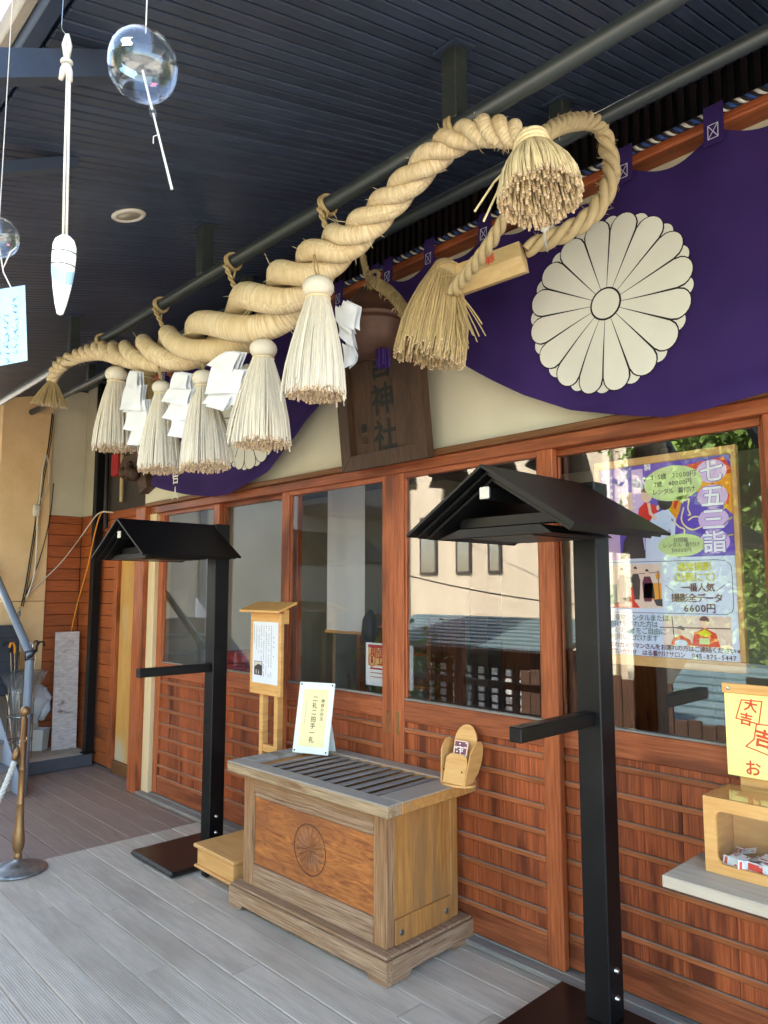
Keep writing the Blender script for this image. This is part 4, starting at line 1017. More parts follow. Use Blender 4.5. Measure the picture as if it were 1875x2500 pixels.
# ------------------------------------------------------------------ rolling step stool
st = thing('rolling_stool', 'low pale wooden step on casters tucked against the left side of the offertory box', 'stool', (-3.42, -.37, 0))
x0, x1, y0, y1 = -3.605, -3.215, -.545, -.20
obj('stool_top', B(x0, x1, y0, y1, .152, .172, .004), 'stool_wood', st)
obj('stool_front', B(x0+.02, x1-.02, y0+.015, y0+.033, .0665, .1515, .002), 'stool_wood', st); obj('stool_back', B(x0+.02, x1-.02, y1-.033, y1-.015, .0665, .1515, .002), 'stool_wood', st)
obj('stool_side', B(x0+.02, x0+.038, y0+.0335, y1-.0335, .0665, .1515, .002), 'stool_wood', st); obj('stool_side', B(x1-.038, x1-.02, y0+.0335, y1-.0335, .0665, .1515, .002), 'stool_wood', st)
obj('stool_floor', B(x0+.004, x1-.004, y0+.004, y1-.004, .052, .066, .003), 'stool_wood', st)
for a in (x0+.05, x1-.05):
    for b in (y0+.05, y1-.05):
        c_ = obj('caster', B(a-.014, a+.014, b-.014, b+.014, .040, .0515, .002), 'steel', st)
        obj('wheel', MB().cyl((a-.016, b, .021), (a+.016, b, .021), .02, 16), 'ink', c_)

# ------------------------------------------------------------------ omikuji table, box, sign
ty = -.40
tb = thing('side_table', 'grey-topped side table against the doors at the right edge', 'table', (-.70, -.22, 0))
obj('table_top', B(-1.085, -.25, ty, -.055, .615, .650, .003), 'table_top', tb)
for a in (-.77, -.30):
    for b in (ty+.05, -.09): obj('leg', MB().cyl((a, b, .012), (a, b, .614), .012, 10), 'grey_paint', tb, True)
obj('stretcher', MB().cyl((-.77, ty+.05, .25), (-.30, ty+.05, .25), .009, 8), 'grey_paint', tb, True)
oy = -.275; OX0, OX1 = -1.005, -.74; oz = .6515; oh = .222; od = .20
ob = thing('lot_box', 'open-topped blond wooden box with a rounded window, holding paper lots', 'box', ((OX0+OX1)/2, oy, oz))
M = frame((OX0, oy, oz), (1,0,0), (0,0,1)); W_ = OX1-OX0
outer = rrect(0, W_, 0, oh, .002, 4); inner = rrect(.036, W_-.020, .030, oh-.038, .022, 4)
mb = MB(); n = len(outer); vs = [M @ Vector((a,b,0)) for a,b in outer]+[M @ Vector((a,b,0)) for a,b in inner]+[M @ Vector((a,b,-.012)) for a,b in outer]+[M @ Vector((a,b,-.012)) for a,b in inner]
fs = []
for i in range(n):
    j = (i+1) % n; fs += [(i,j,n+j,n+i), (2*n+j,2*n+i,3*n+i,3*n+j), (i,2*n+i,2*n+j,j), (n+j,3*n+j,3*n+i,n+i)]
mb.add(vs, fs); obj('front_panel', mb, 'light_wood', ob)
obj('window_sheet', B(OX0+.03, OX1-.015, oy+.0125, oy+.015, oz+.025, oz+oh-.03), 'acrylic', ob)
obj('side_panel', B(OX0, OX0+.012, oy+.0125, oy+od, oz, oz+oh, .001), 'light_wood', ob); obj('side_panel', B(OX1-.012, OX1, oy+.0125, oy+od, oz, oz+oh, .001), 'light_wood', ob)
obj('back_panel', B(OX0+.0125, OX1-.0125, oy+od-.012, oy+od, oz, oz+oh, .001), 'light_wood', ob); obj('floor_panel', B(OX0+.0125, OX1-.0125, oy+.016, oy+od-.0125, oz, oz+.01), 'light_wood', ob)
# top sheet with a round hole
outer = rrect(OX0+.002, OX1-.002, oy+.002, oy+od-.002, .002, 6); n = len(outer); cx, cy = (OX0+OX1)/2, oy+od/2
ang0 = [math.atan2(b-cy, a-cx) for a, b in outer]; inn = [(cx+.075*math.cos(a), cy+.068*math.sin(a)) for a in ang0]
mb = MB(); zt_ = oz+oh+.0005; vs = [(a,b,zt_) for a,b in outer]+[(a,b,zt_) for a,b in inn]+[(a,b,zt_+.003) for a,b in outer]+[(a,b,zt_+.003) for a,b in inn]; fs = []
for i in range(n):
    j = (i+1) % n; fs += [(j,i,n+i,n+j), (2*n+i,2*n+j,3*n+j,3*n+i), (i,j,2*n+j,2*n+i), (n+j,n+i,3*n+i,3*n+j)]
mb.add(vs, fs); obj('top_sheet', mb, 'acrylic', ob)
for k in range(34):
    a = R_.uniform(OX0+.035, OX1-.035); b = R_.uniform(oy+.03, oy+od-.035); z = oz+.016+.034*(k/34)+R_.uniform(0,.004)
    rot = Matrix.Rotation(R_.uniform(0,6.28), 4, 'Z') @ Matrix.Rotation(R_.uniform(-.35,.35), 4, 'X') @ Matrix.Rotation(R_.uniform(-.35,.35), 4, 'Y')
    if k in (5, 30, 31, 32, 33): rot = Matrix.Rotation(R_.uniform(-.5,.5), 4, 'Z') @ Matrix.Rotation(rad(75), 4, 'X') @ Matrix.Rotation(R_.uniform(-.6,.6), 4, 'Y'); b = oy+.022+.01*R_.random(); z = oz+.036
    T = Matrix.Translation((a, b, z)) @ rot; mb = MB(); mb.xf = T; mb.box(-.028, .028, -.013, .013, 0, .0022)
    s_ = obj('paper_lot', mb, 'paper'); tag(s_, 'folded white and red paper lots heaped inside the blond wooden box', 'paper lot', 'paper lots in the box')
    mb = MB(); mb.xf = T; mb.box(-.024, -.016 if k % 4 else .020, -.010, .010, .0023, .0027); mb.box(.014, .024, -.009, -.004, .0023, .0027); obj('print', mb, 'red_print' if k % 2 else 'poster_red', s_)
# yellow sign behind the box
sx0, sz0 = at(1777, 1890, Y=-.07).x, at(1777, 1890, Y=-.07).z
top = at(1774, 1667, Y=-.07); sw, shh = .46, top.z-sz0
sg = thing('fortune_sign', 'bright yellow paper-lot sign with red drawings standing behind the blond box', 'sign', (sx0, -.07, sz0))
M = frame((sx0, -.07, sz0), (1,0,0), (0,0,1))
mb = MB(); mb.xf = M; mb.box(0, sw, 0, shh-.032, -.006, 0, .0015); ye = obj('sign_panel', mb, 'paper_yellow', sg)
mb = MB(); mb.xf = M; mb.box(-.006, sw+.006, shh-.0315, shh, -.012, .003, .002); ba = obj('top_batten', mb, 'light_wood', sg)
obj('screw', MB().lathe([(.007,0),(.006,.003),(.0001,.004)], M @ Vector((.016, shh-.016, .0031)), 12, M.col[2].xyz), 'steel', ba)
obj('support', B(sx0+.035, sx0+.40, -.062, -.045, oz, sz0-.0005, .002), 'light_wood', sg)
mb = MB(); H_ = shh-.032
P = [(.055,H_*.93),(.118,H_*.935),(.105,H_*.66),(.035,H_*.70)]
line2(mb, M, P, .004, closed=True)
P2 = [(.098,H_*.655),(.172,H_*.665),(.150,H_*.285),(.062,H_*.375),(.088,H_*.47)]
line2(mb, M, P2, .004, closed=True)
P3 = [(.150,H_*.82),(.215,H_*.84),(.245,H_*.60),(.165,H_*.645)]; line2(mb, M, P3, .004, closed=True)
R2 = M @ Matrix.Translation((.083, H_*.87, 0)) @ Matrix.Rotation(rad(-8), 4, 'Z'); put(mb, R2, '大', 0, 0, .042, .0012, .0016); put(mb, R2, '吉', -.010, -.046, .042, .0012, .0016)
R3 = M @ Matrix.Translation((.118, H_*.49, 0)) @ Matrix.Rotation(rad(-10), 4, 'Z'); put(mb, R3, '吉', 0, 0, .060, .0018, .0016)
R4 = M @ Matrix.Translation((.198, H_*.74, 0)) @ Matrix.Rotation(rad(8), 4, 'Z'); put(mb, R4, '中', 0, .0, .038, .001, .0016); put(mb, R4, '吉', 0, -.042, .038, .001, .0016)
text(mb, M, 'おみくじ', .205, .032, .052, .0008, .0016, 1.0, 1.6)
obj('lettering', mb, 'red_print', ye)

# ------------------------------------------------------------------ framed poster inside the right door
py_ = .078; tlp, brp = at(1453, 1130, Y=py_), at(1820, 1640, Y=py_)
X0, X1, Z0, Z1 = -1.5415, -.984, 1.213, 2.0155
po = thing('photo_poster', 'large framed poster behind the glass, purple above and white below, advertising kimono photographs', 'poster', ((X0+X1)/2, py_, Z0))
for (a,b,c,d) in ((X0,X1,Z0,Z0+.038),(X0,X1,Z1-.030,Z1)): obj('frame_rail', B(a,b,py_-.008,py_+.018,c,d,.002), 'poster_frame', po)
for (a,b) in ((X0,X0+.018),(X1-.018,X1)): obj('frame_side', B(a,b,py_-.008,py_+.018,Z0+.0385,Z1-.0305,.002), 'poster_frame', po)
obj('poster_sheet', B(X0+.0185,X1-.0185,py_,py_+.012,Z0+.0385,Z1-.0305), 'poster_white', po)
PW, PH = X1-X0-.037, Z1-Z0-.069; M = frame((X0+.0185, py_-.0002, Z0+.0385), (1,0,0), (0,0,1))
LY = {}
def lay(m, pts, l=1): LY.setdefault(m, MB()); flat(LY[m], M, [(a*PW, b*PH) for a, b in pts], .0004*l)
def rc(m, a, b, c, d, l=1): lay(m, [(a,c),(b,c),(b,d),(a,d)], l)
def el(m, cx, cy, a, b, l=1): lay(m, ell(cx, cy, a, b, 28), l)
def ln(m, pts, w_, l=3, closed=False): LY.setdefault(m, MB()); line2(LY[m], M, [(a*PW, b*PH) for a, b in pts], w_, .0004*l, closed)
rc('poster_purple', 0, 1, .505, 1.0, 1); rc('poster_blue', 0, 1, 0, .504, 1)
# upper half
lay('poster_red', [(.62,.965),(.95,.99),(1,.93),(.66,.905)], 2); lay('poster_orange', [(.70,.905),(1,.93),(1,.70),(.86,.80),(.70,.845)], 2)
lay('poster_red', [(.78,.915),(1,.925),(1,.905),(.78,.897)], 3); lay('poster_red', [(.86,.875),(.98,.80),(.97,.75),(.86,.83)], 3)
lay('poster_orange', [(.50,.83),(.66,.84),(.63,.74),(.58,.66),(.55,.645),(.505,.72)], 2); lay('poster_yellow', [(.505,.82),(.565,.825),(.565,.70),(.55,.66),(.51,.73)], 3); lay('poster_red', [(.60,.835),(.65,.835),(.60,.75),(.585,.76)], 3)
rc('poster_pink', .27, .36, .55, .98, 2); rc('poster_pink', .0, .16, .50, .66, 2); rc('poster_skin', .20, .27, .72, .86, 2)
lay('poster_grey', [(.17,.505),(.19,.60),(.25,.665),(.34,.64),(.36,.505)], 3)
lay('poster_sage', [(.15,.74),(.17,.86),(.20,.86),(.205,.735)], 3)
# two people in the photograph: a child in red and a dark-haired figure in pale blue, seen from behind
lay('poster_red', [(.31,.71),(.32,.77),(.37,.80),(.45,.78),(.48,.72),(.42,.69)], 4); el('poster_skin', .385, .835, .043, .038, 4); lay('poster_plum', ell(.385,.848,.045,.03,14,0,math.pi), 5)
lay('poster_blue', [(.36,.505),(.37,.66),(.44,.735),(.54,.76),(.60,.70),(.585,.60),(.60,.505)], 5); el('poster_grey', .525, .795, .055, .045, 6); el('poster_skin', .47, .765, .012, .014, 7)
ln('poster_skin', [(.40,.79),(.41,.74),(.45,.71)], .012, 6)
# plain line drawing of a figure
for P in ([(.66,.79),(.70,.795),(.69,.75),(.705,.72),(.69,.715)], [(.76,.80),(.80,.81)], [(.765,.785),(.80,.79)], [(.69,.69),(.73,.705),(.78,.70)], [(.66,.755),(.64,.70),(.66,.665),(.72,.64),(.80,.66)], [(.83,.80),(.85,.74),(.83,.70)],
          [(.57,.70),(.62,.66),(.66,.64),(.63,.585)], [(.55,.645),(.545,.58)], [(.55,.585),(.60,.60),(.66,.585)]): ln('paper_cream', [tuple(q) for q in smoothpath(P, 4)], .0055, 5)
for P in ([(.90,.715),(.96,.745)], [(.93,.655),(.99,.69)], [(.94,.60),(.99,.605)]): ln('poster_yellow', P, .004, 6)
for i, c in enumerate('七五三詣'):
    y = (.925, .80, .685, .575)[i]
    lay('poster_pink', ell(.865, y, .105, .058, 18), 6)
    LY.setdefault('poster_white', MB()); put(LY['poster_white'], M, c, .865*PW, y*PH, .085, .0016, .0032)
LY['glow'] = MB()
ed = MB(); 
for i, c in enumerate('七五三詣'): put(ed, M, c, .865*PW, (.925,.80,.685,.575)[i]*PH, .088, .0034, .0028)
LY['poster_purple2'] = ed; LY.pop('glow')
for k, (x, n) in enumerate(((.03, 6), (.105, 5), (.165, 5), (.225, 7), (.285, 8))):
    for i in range(n): ln('poster_white', [(x-.008, .95-.035*i), (x+.008, .952-.035*i)], .004, 6); ln('poster_white', [(x, .962-.035*i), (x+.003, .94-.035*i)], .003, 6)
put(LY['poster_white'], M, 'が', .335*PW, .90*PH, .05, .001, .0028); put(LY['poster_white'], M, '製', .40*PW, .985*PH, .03, .0004, .0028)
el('poster_green', .585, .885, .215, .092, 7); lay('poster_green', [(.60,.81),(.655,.775),(.69,.82)], 7); el('poster_green', .63, .565, .17, .058, 7)
def tx(m, s, x, y, size, bold=.0004, l=9, adv=None, wid=1): LY.setdefault(m, MB()); text(LY[m], M, s, x*PW, y*PH, size, bold, .0004*l, wid, adv)
tx('grey_print', '3·5歳　30000円', .59, .925, .0235); tx('grey_print', '7歳　40000円', .585, .886, .0235); tx('grey_print', 'レンタル·着付け', .59, .846, .0235)
tx('grey_print', '訪問着', .63, .592, .020, 0); tx('grey_print', 'レンタル·着付け', .63, .567, .020, 0); tx('grey_print', '30000円', .63, .540, .020, 0)
# lower half
ln('grey_print', [(0,.487),(.86,.487),(.93,.482),(.965,.46),(.97,.44),(.97,.26),(.96,.235),(.92,.222),(0,.222)], .0022, 3)
rc('poster_beige', 0, .475, .245, .475, 2); rc('poster_teal', 0, .12, .26, .37, 3); lay('poster_red', [(.08,.247),(.30,.247),(.27,.275),(.12,.275)], 3); rc('poster_orange', .395, .47, .29, .375, 3); rc('poster_orange', .0, .04, .36, .465, 3)
for (x, w_, m, y0, y1) in ((.165,.034,'poster_grey',.265,.42),(.225,.028,'poster_sage',.30,.41),(.275,.036,'poster_grey',.29,.425),(.365,.04,'poster_plum',.28,.41)):
    lay(m, [(x-w_,y1-.035),(x-w_*.6,y1),(x+w_*.6,y1),(x+w_,y1-.035),(x+w_*.7,y0),(x-w_*.7,y0)], 4); el('poster_skin', x, y1+.018, .014, .018, 5); lay('poster_grey', ell(x, y1+.024, .015, .015, 12, 0, math.pi), 6)
lay('poster_red', [(.22,.275),(.215,.345),(.25,.355),(.265,.275)], 5); el('poster_skin', .238, .368, .011, .014, 6); lay('poster_grey', [(.33,.30),(.34,.375),(.41,.375),(.42,.295)], 4)
ln('poster_plum', [(.30,.425),(.465,.432)], .0025, 4); ln('poster_grey', [(.45,.44),(.455,.27)], .003, 5); lay('poster_orange', [(.43,.425),(.435,.395),(.46,.395),(.468,.425)], 5); lay('poster_grey', [(.41,.29),(.475,.295),(.475,.255),(.43,.26)], 5)
tx('poster_yellow', '通常撮影', .715, .455, .035, .0006); tx('poster_yellow', '（社殿にて）', .715, .403, .035, .0006)
tx('poster_plum', '一番人気', .735, .352, .033, .0007); tx('poster_plum', '撮影全データ', .725, .300, .034, .0007); tx('poster_plum', '6600円', .74, .250, .036, .0007)
ln('poster_plum', [(.50,.365),(.555,.335)], .002, 4); ln('poster_plum', [(.86,.335),(.92,.365)], .002, 4)
rc('poster_beige', .47, .95, .058, .212, 2); ln('poster_plum', [(.45,.15),(.94,.155)], .004, 3); ln('poster_grey', [(.54,.205),(.55,.10)], .004, 3)
for (x, y, s, hair, body) in ((.60,.115,1.0,'poster_grey','poster_red'),(.77,.155,1.25,'poster_plum','poster_red')):
    lay(body, [(x-.075*s,.065),(x-.06*s,y-.02*s),(x,y),(x+.06*s,y-.02*s),(x+.08*s,.065)], 4); el('poster_skin', x, y+.018*s, .024*s, .020*s, 5); lay(hair, ell(x, y+.024*s, .028*s, .022*s, 14, 0, math.pi), 6)
lay('poster_green', [(.73,.075),(.73,.105),(.80,.105),(.80,.075)], 6); lay('poster_yellow', [(.715,.125),(.77,.15),(.82,.125),(.77,.11)], 5); el('poster_blue', .60, .075, .045, .018, 6)
tx('poster_sage', '当社でお着物レンタルまたは', .215, .196, .0265, .0004); tx('poster_sage', '着付けをされた方は', .225, .163, .0265, .0004); tx('poster_sage', 'フォトスタジオをご自由に', .215, .128, .0265, .0004); tx('poster_sage', 'ご利用いただけます', .225, .093, .0265, .0004)
tx('poster_plum', '※外部のカメラマンさんをお連れの方はご連絡ください※', .49, .050, .0228, .0004); tx('poster_plum', 'お問い合わせ　はる着付けサロン　045-875-5447', .50, .017, .0228, .0003)
for m, mb in LY.items():
    if mb.v: obj('lettering' if m in ('grey_print','poster_sage','poster_plum') else 'print', mb, 'poster_purple' if m == 'poster_purple2' else m, po)

# ------------------------------------------------------------------ things inside the hall
q = at(893, 1568, Y=.16)
ns = thing('no_entry_sign', 'yellow and white warning sign leaning inside the glass by the centre doors', 'sign', (q.x, .16, .98))
M = frame((q.x, .16, .985), (1,0,0), (0,0,1)); hh = q.z-.985; ww = .36
mb = MB(); mb.xf = M; mb.box(0, ww, 0, hh, -.008, 0, .001); sp = obj('sign_panel', mb, 'paper', ns)
mb = MB(); flat(mb, M, [(.02,hh*.88),(ww-.02,hh*.88),(ww-.02,hh*.96),(.02,hh*.96)]); obj('print', mb, 'red_dark', sp)
mb = MB(); flat(mb, M, [(.02,hh*.46),(ww-.02,hh*.46),(ww-.02,hh*.87),(.02,hh*.87)]); obj('print', mb, 'poster_frame', sp)
mb = MB(); text(mb, M, '関係者以外', .185, hh*.765, .062, .001, .0012); text(mb, M, '立入禁止', .21, hh*.60, .062, .001, .0012); line2(mb, M, ell(.052, hh*.60, .026, .036, 20), .005, closed=True)
flat(mb, M, ell(.052, hh*.645, .007, .009, 10), .0015); flat(mb, M, [(.045,hh*.52),(.059,hh*.52),(.062,hh*.61),(.042,hh*.61)], .0015)
for k in range(3): line2(mb, M, [(.04,hh*(.40-.10*k)),(ww-.05,hh*(.40-.10*k))], .010 if k == 0 else .004)
obj('lettering', mb, 'red_dark', sp)
for i in range(3):
    a = at(518+2*i, 1640, Y=.40); mb = B(a.x-.02, a.x+.46, .40, .85, .78+i*.085, .78+i*.085+.08, .025)
    tag(obj('floor_cushion', mb, 'cushion_red', None, True), ['red floor cushion at the bottom of the stack behind the glass', 'red floor cushion in the middle of the stack behind the glass', 'red floor cushion on top of the stack behind the glass'][i], 'cushion', 'red cushions inside the hall')
cbx = thing('low_cabinet', 'dark low cabinet inside the hall under the red cushions', 'cabinet', (-4.6, .7, 0))
obj('cabinet_body', B(-5.2, -3.95, .38, .95, .021, .778, .005), 'door_h', cbx); obj('cabinet_door', B(-5.15, -4.6, .37, .379, .06, .74, .003), 'door_v', cbx); obj('cabinet_door', B(-4.58, -4.0, .37, .379, .06, .74, .003), 'door_v', cbx)
bl = thing('hanging_blind', 'pale cloth blind hanging inside the third door pane', 'blind', (-4.0, .9, 1.3))
obj('blind_cloth', MB().grid(lambda a, b: Vector((-4.28+.42*a, .9+.006*math.sin(9*a), 1.20+1.4*b)), 16, 2), 'paper', bl); obj('bottom_bar', MB().cyl((-4.29,.9,1.195),(-3.85,.9,1.195), .012, 8), 'light_wood', bl)
cl = thing('ceremonial_lamp', 'dark turned lamp stand inside the hall seen through the glass', 'lamp', (-3.75, .85, 0))
obj('lamp_column', MB().lathe([(.12,.02),(.12,.05),(.04,.09),(.035,.6),(.06,.66),(.035,.72),(.035,1.15),(.06,1.2),(.05,1.3),(.02,1.36),(.0001,1.37)], (-3.75,.85,0), 16), 'black_metal', cl, True)
sh = thing('shelf_rack', 'brown shelf rack with paper rolls inside the hall', 'shelf', (-4.1, 1.5, 0))
for z in (.5, .75, 1.0, 1.2): obj('shelf_board', B(-4.6, -3.8, 1.5, 1.9, z, z+.025), 'door_h', sh)
for x in (-4.6, -3.8): obj('upright', B(x-.02, x+.02, 1.5, 1.9, .02, 1.3), 'door_v', sh)

# ------------------------------------------------------------------ far left: platform, slab, post, stairs
pf = thing('wall_platform', 'low grey boarded platform at the foot of the orange siding', 'platform', (-6.7, -.2, 0))
zp = .10
obj('platform_edge', B(-6.445, -6.415, -.60, .055, .002, zp, .004), 'step_grey', pf)
for k in range(4): obj('platform_board', B(-6.965+.13*k, -6.965+.13*k+.127, -.60, .055, .02, zp+R_.uniform(-.001,.001), .003), 'deck_grey', pf)
def leanbox(x0, x1, z0, z1, y0, y1, tilt, m, n, p=None): 
    mb = MB(); mb.xf = Matrix.Translation(((x0+x1)/2, y0, z0)) @ Matrix.Rotation(tilt, 4, 'X'); mb.box(-(x1-x0)/2, (x1-x0)/2, 0, y1-y0, 0, z1-z0, .003); return obj(n, mb, m, p)
# stone slab leaning on the side wall
a = at(126, 1834, Z=zp); b = at(186, 1826, Z=zp); tz = at(130, 1543, Y=a.y).z
mb = MB(); u = (b-a); u.z = 0; wS = u.length; u.normalize(); bk = Vector((-u.y, u.x, 0)); v = (Vector((0,0,1))+bk*.04).normalized(); Ms = frame(a+Vector((0,0,.002)), u, v); mb.xf = Ms
mb.box(0, wS, 0, tz-zp, -.022, 0, .003); sl = obj('stone_slab', mb, 'stone'); tag(sl, 'tall grey stone slab leaning against the orange siding', 'slab')
c0, c1 = at(203, 1838, Z=zp), at(225, 1835, Z=zp)
bpst = thing('black_post', 'tall thin black square post standing on the grey platform by the siding', 'post', c0)
obj('post', B(c0.x, c0.x+.07, c0.y-.01, c0.y+.06, zp+.012, cz(c0.y)-.02, .003), 'black_metal', bpst); obj('post_foot', B(c0.x-.015, c0.x+.085, c0.y-.025, c0.y+.075, zp+.0015, zp+.0115, .002), 'black_metal', bpst)
# cables
mb = MB(); pts = [at(*p, Y=-.05) for p in ((174,1541),(190,1470),(215,1380),(232,1300),(243,1262),(252,1249),(262,1251))]; mb.tube([Vector(p) for p in smoothpath(pts, 6)], .006, 6)
tag(obj('orange_cable', mb, 'cable_orange', None, True), 'orange cable running up past the black post from the stone slab', 'cable')
mb = MB(); pts = [at(*p, X=XC+.09) for p in ((62,1456),(110,1412),(150,1372),(180,1334))]+[at(*p, Y=-.06) for p in ((205,1300),(232,1262),(250,1250),(275,1251))]; mb.tube([Vector(p) for p in smoothpath(pts, 6)], .0055, 6)
tag(obj('white_cable', mb, 'cable_white', None, True), 'pale cable slanting across the orange siding to the black post', 'cable')
mb = MB()
for off, w_ in (((0,0),.006), ((4,2),.004)):
    pts = [at(p[0]+off[0], p[1]+off[1], X=XC+.07) for p in ((128,1010),(118,1090),(105,1160),(92,1240),(78,1330),(64,1420),(52,1480))]; mb.tube([Vector(p) for p in smoothpath(pts, 6)], w_, 6)
pts = [at(*p, X=XC+.09) for p in ((131,1180),(124,1250),(112,1310),(95,1370),(76,1420),(58,1465))]; mb.tube([Vector(p) for p in smoothpath(pts, 6)], .005, 6)
tag(obj('rigging_wire', mb, 'ink', None, True), 'dark twisted wires hanging down the edge of the tan stucco wall', 'wire')
mb = MB(); pts = [at(*p, X=XC+.10) for p in ((113,1110),(104,1150),(98,1210),(92,1260),(90,1320),(84,1400),(66,1460))]; mb.tube([Vector(p) for p in smoothpath(pts, 6)], .008, 6)
pts = [at(*p, X=XC+.10) for p in ((113,1110),(121,1150),(112,1200),(96,1225))]; mb.tube([Vector(p) for p in smoothpath(pts, 6)], .006, 6)
q = at(89, 1248, X=XC+.10); mb.box(q.x-.02, q.x+.02, q.y-.03, q.y+.03, q.z-.05, q.z+.06, .01)
tag(obj('pulley_rope', mb, 'cable_white', None, True), 'pale pulley rope and block hanging on the tan stucco wall', 'rope')
lk = MB()
for k in range(15):
    c = at(48-1.5*k, 1490+9*k, X=XC+.14); lk.tube([c+Vector((0, .012*math.cos(a)*(1 if k % 2 else .4), .026*math.sin(a))) for a in np.linspace(0, 6.283, 13)[:-1]], .006, 5, closed=True)
tag(obj('chain', lk, 'base_steel', None, True), 'steel chain hanging below the wires on the tan wall', 'chain')
# outside stairs rising to the left
stt = thing('outside_stairs', 'grey painted stairs with a bent handrail rising to the left beside the tan wall', 'stairs', (-6.2, -.9, 0))
sy0, sy1 = -1.75, -.70
for k in range(7):
    xx = -6.02-.25*k; z = .17*(k+1)
    obj('tread', B(xx-.26, xx+.02, sy0+.03, sy1-.012, z-.03, z, .004), 'stair_tread', stt); obj('riser', B(xx-.012, xx, sy0+.03, sy1-.012, z-.168 if k else .002, z-.0305), 'deck_brown', stt)
for y in (sy0, sy1-.011):
    mb = MB(); mb.prism([(-5.84, y, .002), (-5.84, y, .10), (-7.79, y, .10+1.95*.68), (-7.79, y, .10+1.95*.68-.26), (-6.12, y, .002)], (0, .011, 0)); obj('stringer', mb, 'stair_paint', stt)
hp = at(73, 1597, Y=-.70); hb_ = at(58, 1800, Y=-.70); hu = at(0, 1428, Y=-.70)
dirr = (hu-hp).normalized(); far = hp+dirr*1.8
obj('handrail', MB().tube([Vector(p) for p in [(hp.x, hp.y, .02), (hp.x, hp.y, .5), (hp.x, hp.y, hp.z-.03), Vector((hp.x, hp.y, hp.z-.012))+dirr*.008, hp+dirr*.03, hp+dirr*.6, far]], .030, 14), 'grey_paint', stt, True)
obj('tape_wrap', MB().tube([(hp.x, hp.y, hp.z-.05), hp+dirr*.03], .0335, 14), 'ink', stt, True)
q = hp+Vector((0,-.02,-.02)); obj('tape_end', MB().tube([q+Vector((.03,0,0)), q+Vector((.09,.01,.02)), q+Vector((.13,.015,.055))], [.014,.009,.013], 6), 'ink', stt)
# dark bin, umbrella stand, umbrellas, bucket
q = at(0, 1560, X=XC+.25)
bn = thing('dark_cabinet', 'dark grey steel cabinet behind the handrail at the left edge', 'cabinet', (XC+.3, -.62, .75))
obj('cabinet_body', B(XC+.055, XC+.30, -.735, -.50, .62, 1.20, .01), 'bin_dark', bn)
for z in (.72, .86, 1.0, 1.1): obj('cabinet_rib', B(XC+.3002, XC+.31, -.73, -.505, z, z+.05, .004), 'bin_dark', bn)
obj('cabinet_leg', B(XC+.06, XC+.10, -.73, -.69, .0, .62), 'bin_dark', bn); obj('cabinet_leg', B(XC+.25, XC+.29, -.73, -.69, .0, .62), 'bin_dark', bn)
us = thing('umbrella_rack', 'thin wire umbrella rack beside the grey handrail post', 'umbrella rack', (-6.62, -.55, zp))
ux, uy = -6.60, -.49
for z in (.16, .36, .56):
    obj('rack_hoop', MB().tube([(ux+.10*math.cos(a), uy+.10*math.sin(a), zp+z) for a in np.linspace(0, 6.283, 25)[:-1]], .005, 6, closed=True), 'steel', us, True)
for a in (0, 1.57, 3.14, 4.71): obj('rack_wire', MB().cyl((ux+.10*math.cos(a), uy+.10*math.sin(a), zp+.003), (ux+.10*math.cos(a), uy+.10*math.sin(a), zp+.64), .005, 6), 'steel', us)
for k in range(6):
    a = k*1.05; dx, dy = math.cos(a), math.sin(a)
    um = thing('umbrella', ['clear plastic umbrella with a white handle at the rack front', 'clear plastic umbrella leaning left in the rack', 'clear plastic umbrella leaning right in the rack', 'clear plastic umbrella at the rack back', 'clear plastic umbrella with a dark handle in the rack', 'clear plastic umbrella with an orange handle in the rack'][k], 'umbrella', (ux+.04*dx, uy+.04*dy, zp+.01), 'umbrellas in the wire rack')
    b0 = Vector((ux+.03*dx, uy+.03*dy, zp+.01)); t0 = Vector((ux+.10*dx, uy+.10*dy, zp+.88))
    obj('shaft', MB().cyl(b0, t0, .004, 6), 'steel', um); axd = (t0-b0).normalized()
    obj('canopy', MB().lathe([(.006,.02),(.022,.25),(.034,.46),(.055,.58),(.10,.70),(.115,.72)], b0, 9, axd), 'clear_plastic', um)
    obj('handle', MB().tube([t0, t0+Vector((0,0,.05)), t0+Vector((.02*dx,.02*dy,.085)), t0+Vector((.05*dx,.05*dy,.085)), t0+Vector((.06*dx,.06*dy,.05))], .010, 7), ['bucket','ink','steel','bucket','ink','cable_orange'][k], um, True)
q = at(88, 1832, Z=zp)
bk_ = thing('white_bucket', 'white plastic bucket with a bag hung above it at the foot of the tan wall', 'bucket', q)
obj('bucket', MB().lathe([(.075,.002),(.09,.17),(.095,.175),(.095,.185),(.088,.185),(.075,.01)], (q.x, q.y+.02, zp), 4), 'bucket', bk_)
q = at(96, 1710, X=XC+.09); mb = MB()
for k in range(5): mb.lathe([(.001,.12),(.03,.11),(.06+.012*k,.02),(.075-.01*k,-.08),(.02,-.17),(.001,-.18)], (q.x+.02*math.sin(k*2), q.y+.03*math.cos(k*2.4), q.z+.02*math.sin(k)), 9)
tag(obj('plastic_bag', mb, 'plastic_bag', None, True), 'crumpled clear plastic bag hanging behind the handrail post', 'bag')
